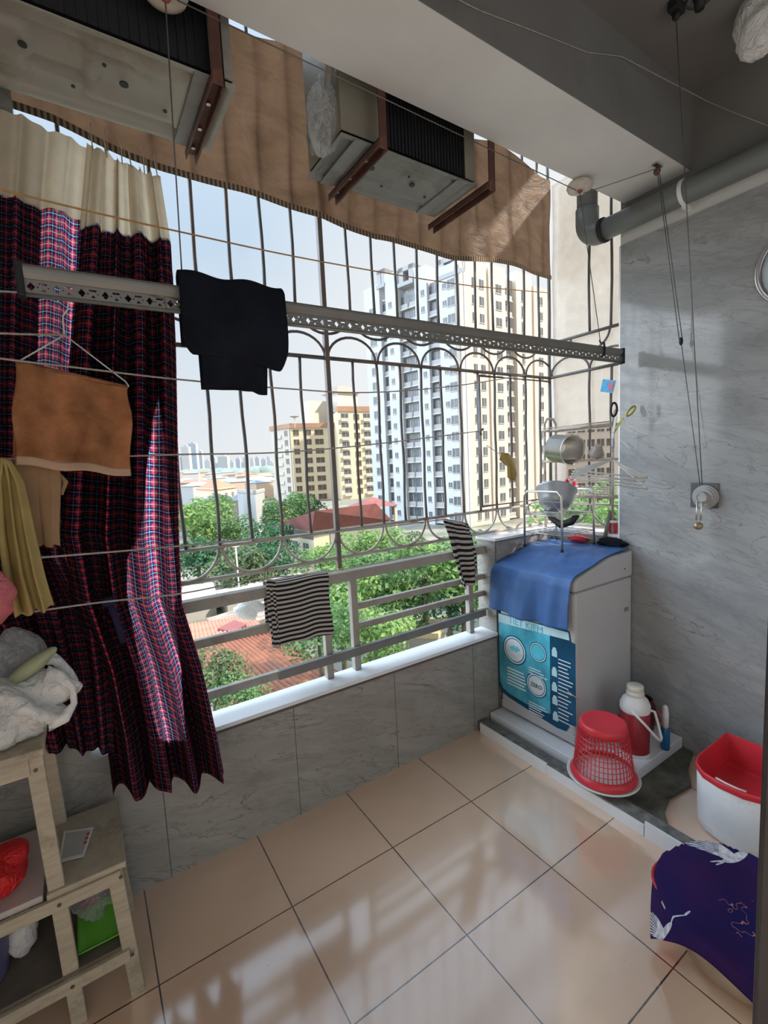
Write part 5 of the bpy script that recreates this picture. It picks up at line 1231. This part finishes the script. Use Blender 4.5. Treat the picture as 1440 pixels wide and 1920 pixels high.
for a in ((362,985,58,4.0,'g','bright green tree at the curtain edge, level with the grey block'),(394,958,74,3.2,'m','tree in front of the peach house with the orange roof'),(432,1004,60,3.0,'m2','mid green tree in front of the grey concrete block'),(508,1016,56,2.8,'d','dark tree between the grey block and the red roofed house'),(372,1062,46,3.2,'d2','dark tree low at the curtain edge above the white roof'),(448,1066,44,3.2,'o','greyish green tree behind the street lamp'),(503,1062,48,3.2,'d','dark tree left of the pale yellow house'),(531,966,80,4.6,'m','green tree at the foot of the cream apartment block'),(522,974,70,2.6,'f','tree topped with orange yellow flowers'),(566,958,86,4.2,'o','small grey green tree behind the red roof ridge'),
          (655,1040,40,2.4,'g','yellow green tree at the foot of the pale yellow house'),(712,1030,42,2.6,'g2','yellow green tree below the grey house wall'),(600,1052,36,1.8,'g','small bright bush below the house windows'),
          (700,1098,25,2.7,'m','leafy tree behind the gap between the two middle posts'),(795,1085,26,2.9,'g2','bright tree behind the upper right railing bar'),(868,1075,28,2.7,'m2','tree behind the bunched striped shirt'),(640,1140,22,2.1,'g','bright tree right of the draped striped shirt'),(690,1190,20,1.9,'g2','bright tree low beside the wide railing post'),(598,1196,18,1.5,'m','tree below the draped striped shirt'),(745,1125,27,2.2,'m','tree behind the middle of the right railing bay'),(842,1130,30,2.4,'d2','darker tree beyond the flat yellow roof'),(398,1268,16,1.25,'o','small tree in front of the rust red roof near the curtain'),(445,1318,15,1.0,'m2','small shrub above the sill at the bottom of the view'),(768,1035,58,3.0,'o','grey green tree at the foot of the white tower'),(920,1050,40,3.2,'d2','dark tree beyond the raised tiled corner block'),(1080,1000,42,4.0,'g','tree beyond the side sheet, seen through the dish rack'),(1150,960,32,3.2,'g2','tree at the far right seen between rack and wall')):
    tree(*a)
# ---- roofs right below the balcony
RUST = plain('rusty_roof_sheet', (.30,.125,.075), .8, var=.2, nscale=1.2, stain=(.22,.12,.085))
def corrug(P, Q, R_, name, mt, label, cat='roof', zdrop=1.5):
    """ridged metal roof sheet: P->Q along the eaves, P->R up the slope"""
    n = 60; e = Q-P; s_ = R_-P; nn = e.cross(s_).normalized(); nn = nn if nn.z > 0 else -nn
    o = MB().sheet(lambda u, v: P+e*u+s_*v+nn*.045*math.sin(u*n*PI), n*2, 2).build(name, mt, solid=.03); return o
zr = -6.2
p = [on('z', zr, *q) for q in ((345,1330),(600,1330),(350,1182))]
rs = thing('shed', 'long low shed with a rust red sheet roof below the left railing', 'shed', (p[0].x,p[0].y,GZ))
A_, B_, C_ = on('z', zr-.5, 420, 1345), on('z', zr-.5, 640, 1262), on('z', zr+.5, 345, 1215); D_ = on('z', zr+.5, 505, 1186)
def quad_roof(a, b, c, d, nm, mt, root, n=40):
    up = Vector((0,0,1)); o = MB().sheet(lambda u, v: a.lerp(b, u).lerp(c.lerp(d, u), v)+up*.04*math.sin(u*n*PI), n*2, 3).build(nm, mt, root, solid=.04); return o
quad_roof(A_, B_, C_, D_, 'front_slope', RUST, rs); E_, F_ = on('z', zr-.6, 345, 1172), on('z', zr-.6, 470, 1152)
quad_roof(C_, D_, E_, F_, 'rear_slope', plain('faded_rust_sheet', (.46,.23,.16), .8, var=.2, nscale=1), rs)
m = MB(); m.tube([C_+Vector((0,0,.06)), D_+Vector((0,0,.06))], .09, 8); m.build('ridge_cap', RUST, rs)
q4 = [A_, B_, D_, F_, E_, C_]; MB().prism([Vector((v.x*.995,v.y,GZ)) for v in (A_,B_,F_,E_)], (0,0,zr-.75-GZ)).build('walls', GW, rs)
def slab(label, pts, z, th, mt, nm='flat_roof', cat='roof', grp=None):
    P_ = [on('z', z, *q) for q in pts]; root = thing(nm, label, cat, (P_[0].x,P_[0].y,GZ), grp)
    MB().prism(P_, (0,0,-th)).build('roof_deck', mt, root)
    cen_ = sum(P_, Vector((0,0,0)))/len(P_); MB().prism([Vector(((v.x-cen_.x)*.94+cen_.x,(v.y-cen_.y)*.94+cen_.y,GZ)) for v in P_], (0,0,z-th-GZ)).build('walls', GW, root)
slab('flat dull yellow roof seen between the right railing bars', ((733,1186),(760,1166),(838,1158),(822,1188)), -7.4, .3, plain('dull_yellow_roof', (.52,.42,.25), .8, var=.15, nscale=.8))
slab('grey brown cluttered roof behind the rust red shed', ((385,1160),(500,1125),(540,1150),(430,1176)), -7.6, .3, plain('grey_brown_roof', (.30,.25,.22), .9, var=.4, nscale=2.5))
slab('small dark red sheet roof next to the shed ridge', ((408,1178),(440,1162),(462,1170),(440,1186)), -6.0, .12, plain('maroon_sheet', (.25,.09,.09), .7))
slab('white flat roof at the curtain edge above the top rail', ((330,1128),(345,1098),(400,1092),(405,1110)), -8.2, .3, plain('white_roof', (.66,.68,.70), .7))
slab('grey street roof strip behind the grille foot', ((400,1108),(560,1074),(600,1080),(420,1122)), -8.6, .2, plain('pale_grey_roof', (.45,.46,.46), .8, var=.15, nscale=1))
lp = at(40, 442, 1025); lt = thing('street_lamp', 'white street lamp with two heads among the trees', 'street lamp', (lp.x,lp.y,GZ))
MB().tube([(lp.x,lp.y,GZ),(lp.x,lp.y,lp.z)], .06, 8).build('pole', M['white_pl'], lt, True)
for s_ in (-1, 1): MB().bar((lp.x,lp.y,lp.z), (lp.x+s_*.6,lp.y,lp.z+.15), .22, .10).build('lamp_head', M['white_pl'], lt)
# ---- low houses and far skyline
HZ = [plain('far_wall_white', (.62,.62,.62), .9), plain('far_wall_cream', (.62,.55,.46), .9), plain('far_wall_grey', (.42,.43,.45), .9), plain('far_wall_peach', (.58,.44,.36), .9)]
RF = [plain('far_roof_red', (.40,.20,.16), .9), plain('far_roof_grey', (.38,.39,.41), .9), plain('far_roof_brown', (.33,.24,.19), .9), plain('far_roof_blue', (.28,.34,.42), .9)]
rnd = random.Random(21); PUT = [(C0, 40), (f2.P+f2.e*6+Vector((0,6,0)), 22), (at(76,470,900), 18)]
wc_ = ['white','cream','grey','peach']; rc_ = ['red','grey','brown','bluish']
for k in range(110):
    py = 944-64*(k/110)**.8+rnd.uniform(-2,2); px = rnd.choice((rnd.uniform(335,525), rnd.uniform(340,520)))
    t = min(900, 11.2/max(.012, (py-872)/872)*.62)
    A = at(t, px, py); wdt = rnd.uniform(5,9)*(1+t/500)
    if t > 470: continue
    if any((A-q_).xy.length < (wdt+w_)*.62 for q_, w_ in PUT): continue
    PUT.append((A, wdt)); z = A.z; i, j = rnd.randrange(4), rnd.randrange(4)
    where = 'near the trees' if py > 925 else 'in the middle distance' if py > 900 else 'close to the skyline'
    r = thing('house', 'low %s house with %s roof %s' % (wc_[i], rc_[j], where), 'house', (A.x,A.y,GZ), 'low houses beyond the trees')
    yaw = rnd.uniform(-.5,.5); ex = Vector((math.cos(yaw),math.sin(yaw),0))*wdt/2; ey = Vector((-math.sin(yaw),math.cos(yaw),0))*wdt*.4
    zt_ = max(GZ+3, z); c = Vector((A.x,A.y,(GZ+zt_)/2)); MB().obox(c, ex, ey, Vector((0,0,(zt_-GZ)/2))).build('walls', HZ[i], r)
    c2 = Vector((A.x,A.y,zt_)); q = [c2+ex*a_*1.08+ey*b_*1.1 for a_, b_ in ((-1,-1),(1,-1),(1,1),(-1,1))]+[c2-ex*.5+Vector((0,0,1.2)), c2+ex*.5+Vector((0,0,1.2))]
    MB().add(q, [(0,1,5,4),(1,2,5),(2,3,4,5),(3,0,4),(0,3,2,1)]).build('roof', RF[j], r)
FT = [plain('hazy_tower_white', (.55,.58,.62), .95, var=.02), plain('hazy_tower_blue', (.42,.48,.56), .95, var=.03), plain('hazy_tower_grey', (.47,.51,.56), .95, var=.03)]  # haze put into the pale bluish colours of the far towers
far = [(352,838,880,16),(366,832,880,16),(378,846,880,10),(391,864,884,12),(402,858,886,10),(421,856,890,20),(436,866,886,10),(448,860,886,9),(462,858,882,10),(474,860,880,8),(484,858,881,9),(496,861,884,10),(505,858,884,9),(412,868,888,14),(456,868,886,14),(510,868,884,10),(345,856,882,10),(430,870,888,18)]
fd = ['pair member nearest the curtain on the far skyline, tall and white','taller white hazy tower of the pair by the curtain','hazy tower just right of the tall white pair','low pale far block right of the tall white pair','pale far block left of the broad bluish one','broad bluish far block between the first two grille bars','pale far block right of the broad bluish one','slim far block behind the second grille bar','far white block right of the second grille bar','slim far tower in the middle of the skyline gap','far bluish tower beside the slim middle one','far grey tower left of the cream building','last far tower touching the cream building','low wide far block under the broad bluish one','low wide far block by the second grille bar','low far block against the edge of the cream building','low far block half behind the curtain edge','low far block at the foot of the broad bluish one']
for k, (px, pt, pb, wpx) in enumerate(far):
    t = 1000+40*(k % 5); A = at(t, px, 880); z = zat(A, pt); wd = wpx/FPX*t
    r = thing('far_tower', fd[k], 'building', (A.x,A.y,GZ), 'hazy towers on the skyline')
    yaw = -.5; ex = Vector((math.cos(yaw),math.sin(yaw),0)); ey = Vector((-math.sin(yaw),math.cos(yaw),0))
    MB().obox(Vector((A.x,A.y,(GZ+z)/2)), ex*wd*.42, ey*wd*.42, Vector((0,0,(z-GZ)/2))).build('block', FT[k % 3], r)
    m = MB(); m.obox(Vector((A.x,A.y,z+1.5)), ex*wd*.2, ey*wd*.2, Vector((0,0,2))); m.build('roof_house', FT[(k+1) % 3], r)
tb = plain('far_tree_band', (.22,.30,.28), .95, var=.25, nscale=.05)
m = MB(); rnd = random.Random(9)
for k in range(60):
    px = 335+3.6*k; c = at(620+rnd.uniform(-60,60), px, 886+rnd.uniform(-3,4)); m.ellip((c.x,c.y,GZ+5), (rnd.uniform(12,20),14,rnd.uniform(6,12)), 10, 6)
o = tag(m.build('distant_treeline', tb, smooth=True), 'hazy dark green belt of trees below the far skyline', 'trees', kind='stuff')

# ================================================================ LIGHT, SKY, CAMERA
w = bpy.data.worlds.new('hazy_sky'); bpy.context.scene.world = w; w.use_nodes = True; t = w.node_tree; t.nodes.clear(); g = N(t)
out = t.nodes.new('ShaderNodeOutputWorld'); bg = t.nodes.new('ShaderNodeBackground'); tc = t.nodes.new('ShaderNodeTexCoord'); s_ = g.sep(tc.outputs['Generated'])
el = g.ramp(g.math('ADD', s_[2], 0.0), [(0.0, (.375,.39,.40)), (.14, (.345,.375,.405)), (.40, (.262,.328,.40)), (.8, (.30,.38,.48))])
glow = g.math('MULTIPLY_ADD', s_[0], .55, g.math('MULTIPLY', s_[1], .35))
el = g.mix(g.ramp(glow, [(.46, 0), (.58, .95)]), el, (.41,.42,.425))
cl_ = g.noise(2.2, 5, .6, tc.outputs['Generated']); el = g.mix(g.ramp(cl_, [(.5, 0), (.75, .35)]), el, (.40,.41,.42))
g.link(el, bg.inputs[0]); back_ = g.ramp(s_[1], [(.0, 1), (.001, 1)])
bg.inputs[1].default_value = 1.0
el = g.mix(g.math('LESS_THAN', s_[1], -.05), el, (.65,.69,.72)); g.link(el, bg.inputs[0])
st2 = g.math('MULTIPLY_ADD', g.math('LESS_THAN', s_[1], -.05), SKYBACK, SKY); fwd = g.math('GREATER_THAN', s_[1], -.05)  # sky behind the camera is set apart as an added interior fill
side_fill = g.math('ADD', g.math('MULTIPLY', g.ramp(g.math('MULTIPLY', s_[0], -1), [(.06, 0), (.34, 1)]), 6.5), g.math('MULTIPLY', g.ramp(s_[0], [(.84, 0), (.95, 1)]), 4.0))
up_ = g.ramp(s_[2], [(-.02, 0), (.08, 1)])
st2 = g.math('MULTIPLY', st2, g.math('MULTIPLY_ADD', g.math('MULTIPLY', side_fill, fwd), up_, 1.0))   # added brighter sky out of view at both sides, to fill the interior
g.link(st2, bg.inputs[1]); g.link(bg.outputs[0], out.inputs[0])
sd = bpy.data.lights.new('sun', 'SUN'); sd.energy = SUN; sd.angle = math.radians(2.5); sd.color = (1,.90,.76)
so = bpy.data.objects.new('sun', sd); COL.objects.link(so)
az_, el_ = math.radians(-34), math.radians(40)
to = Vector((math.cos(el_)*math.cos(az_), math.cos(el_)*math.sin(az_), math.sin(el_))); so.rotation_euler = to.to_track_quat('Z', 'Y').to_euler()
cd = bpy.data.cameras.new('camera'); co = bpy.data.objects.new('camera', cd); COL.objects.link(co)
cd.sensor_fit = 'VERTICAL'; cd.sensor_height = 36; cd.lens = 36*FPX/1920; cd.clip_start = .02; cd.clip_end = 4000
Mc = Matrix((AX[0], AX[1], -AX[2])).transposed().to_4x4(); Mc.translation = CAM; co.matrix_world = Mc
S = bpy.context.scene; S.camera = co
S.view_settings.view_transform = 'Standard'; S.view_settings.look = 'None'; S.view_settings.gamma = 1; S.view_settings.use_curve_mapping = False
S.view_settings.exposure = EXPO
S.cycles.use_denoising = True; S.cycles.max_bounces = 9; S.cycles.diffuse_bounces = 5; S.cycles.transparent_max_bounces = 12; S.cycles.sample_clamp_indirect = 6
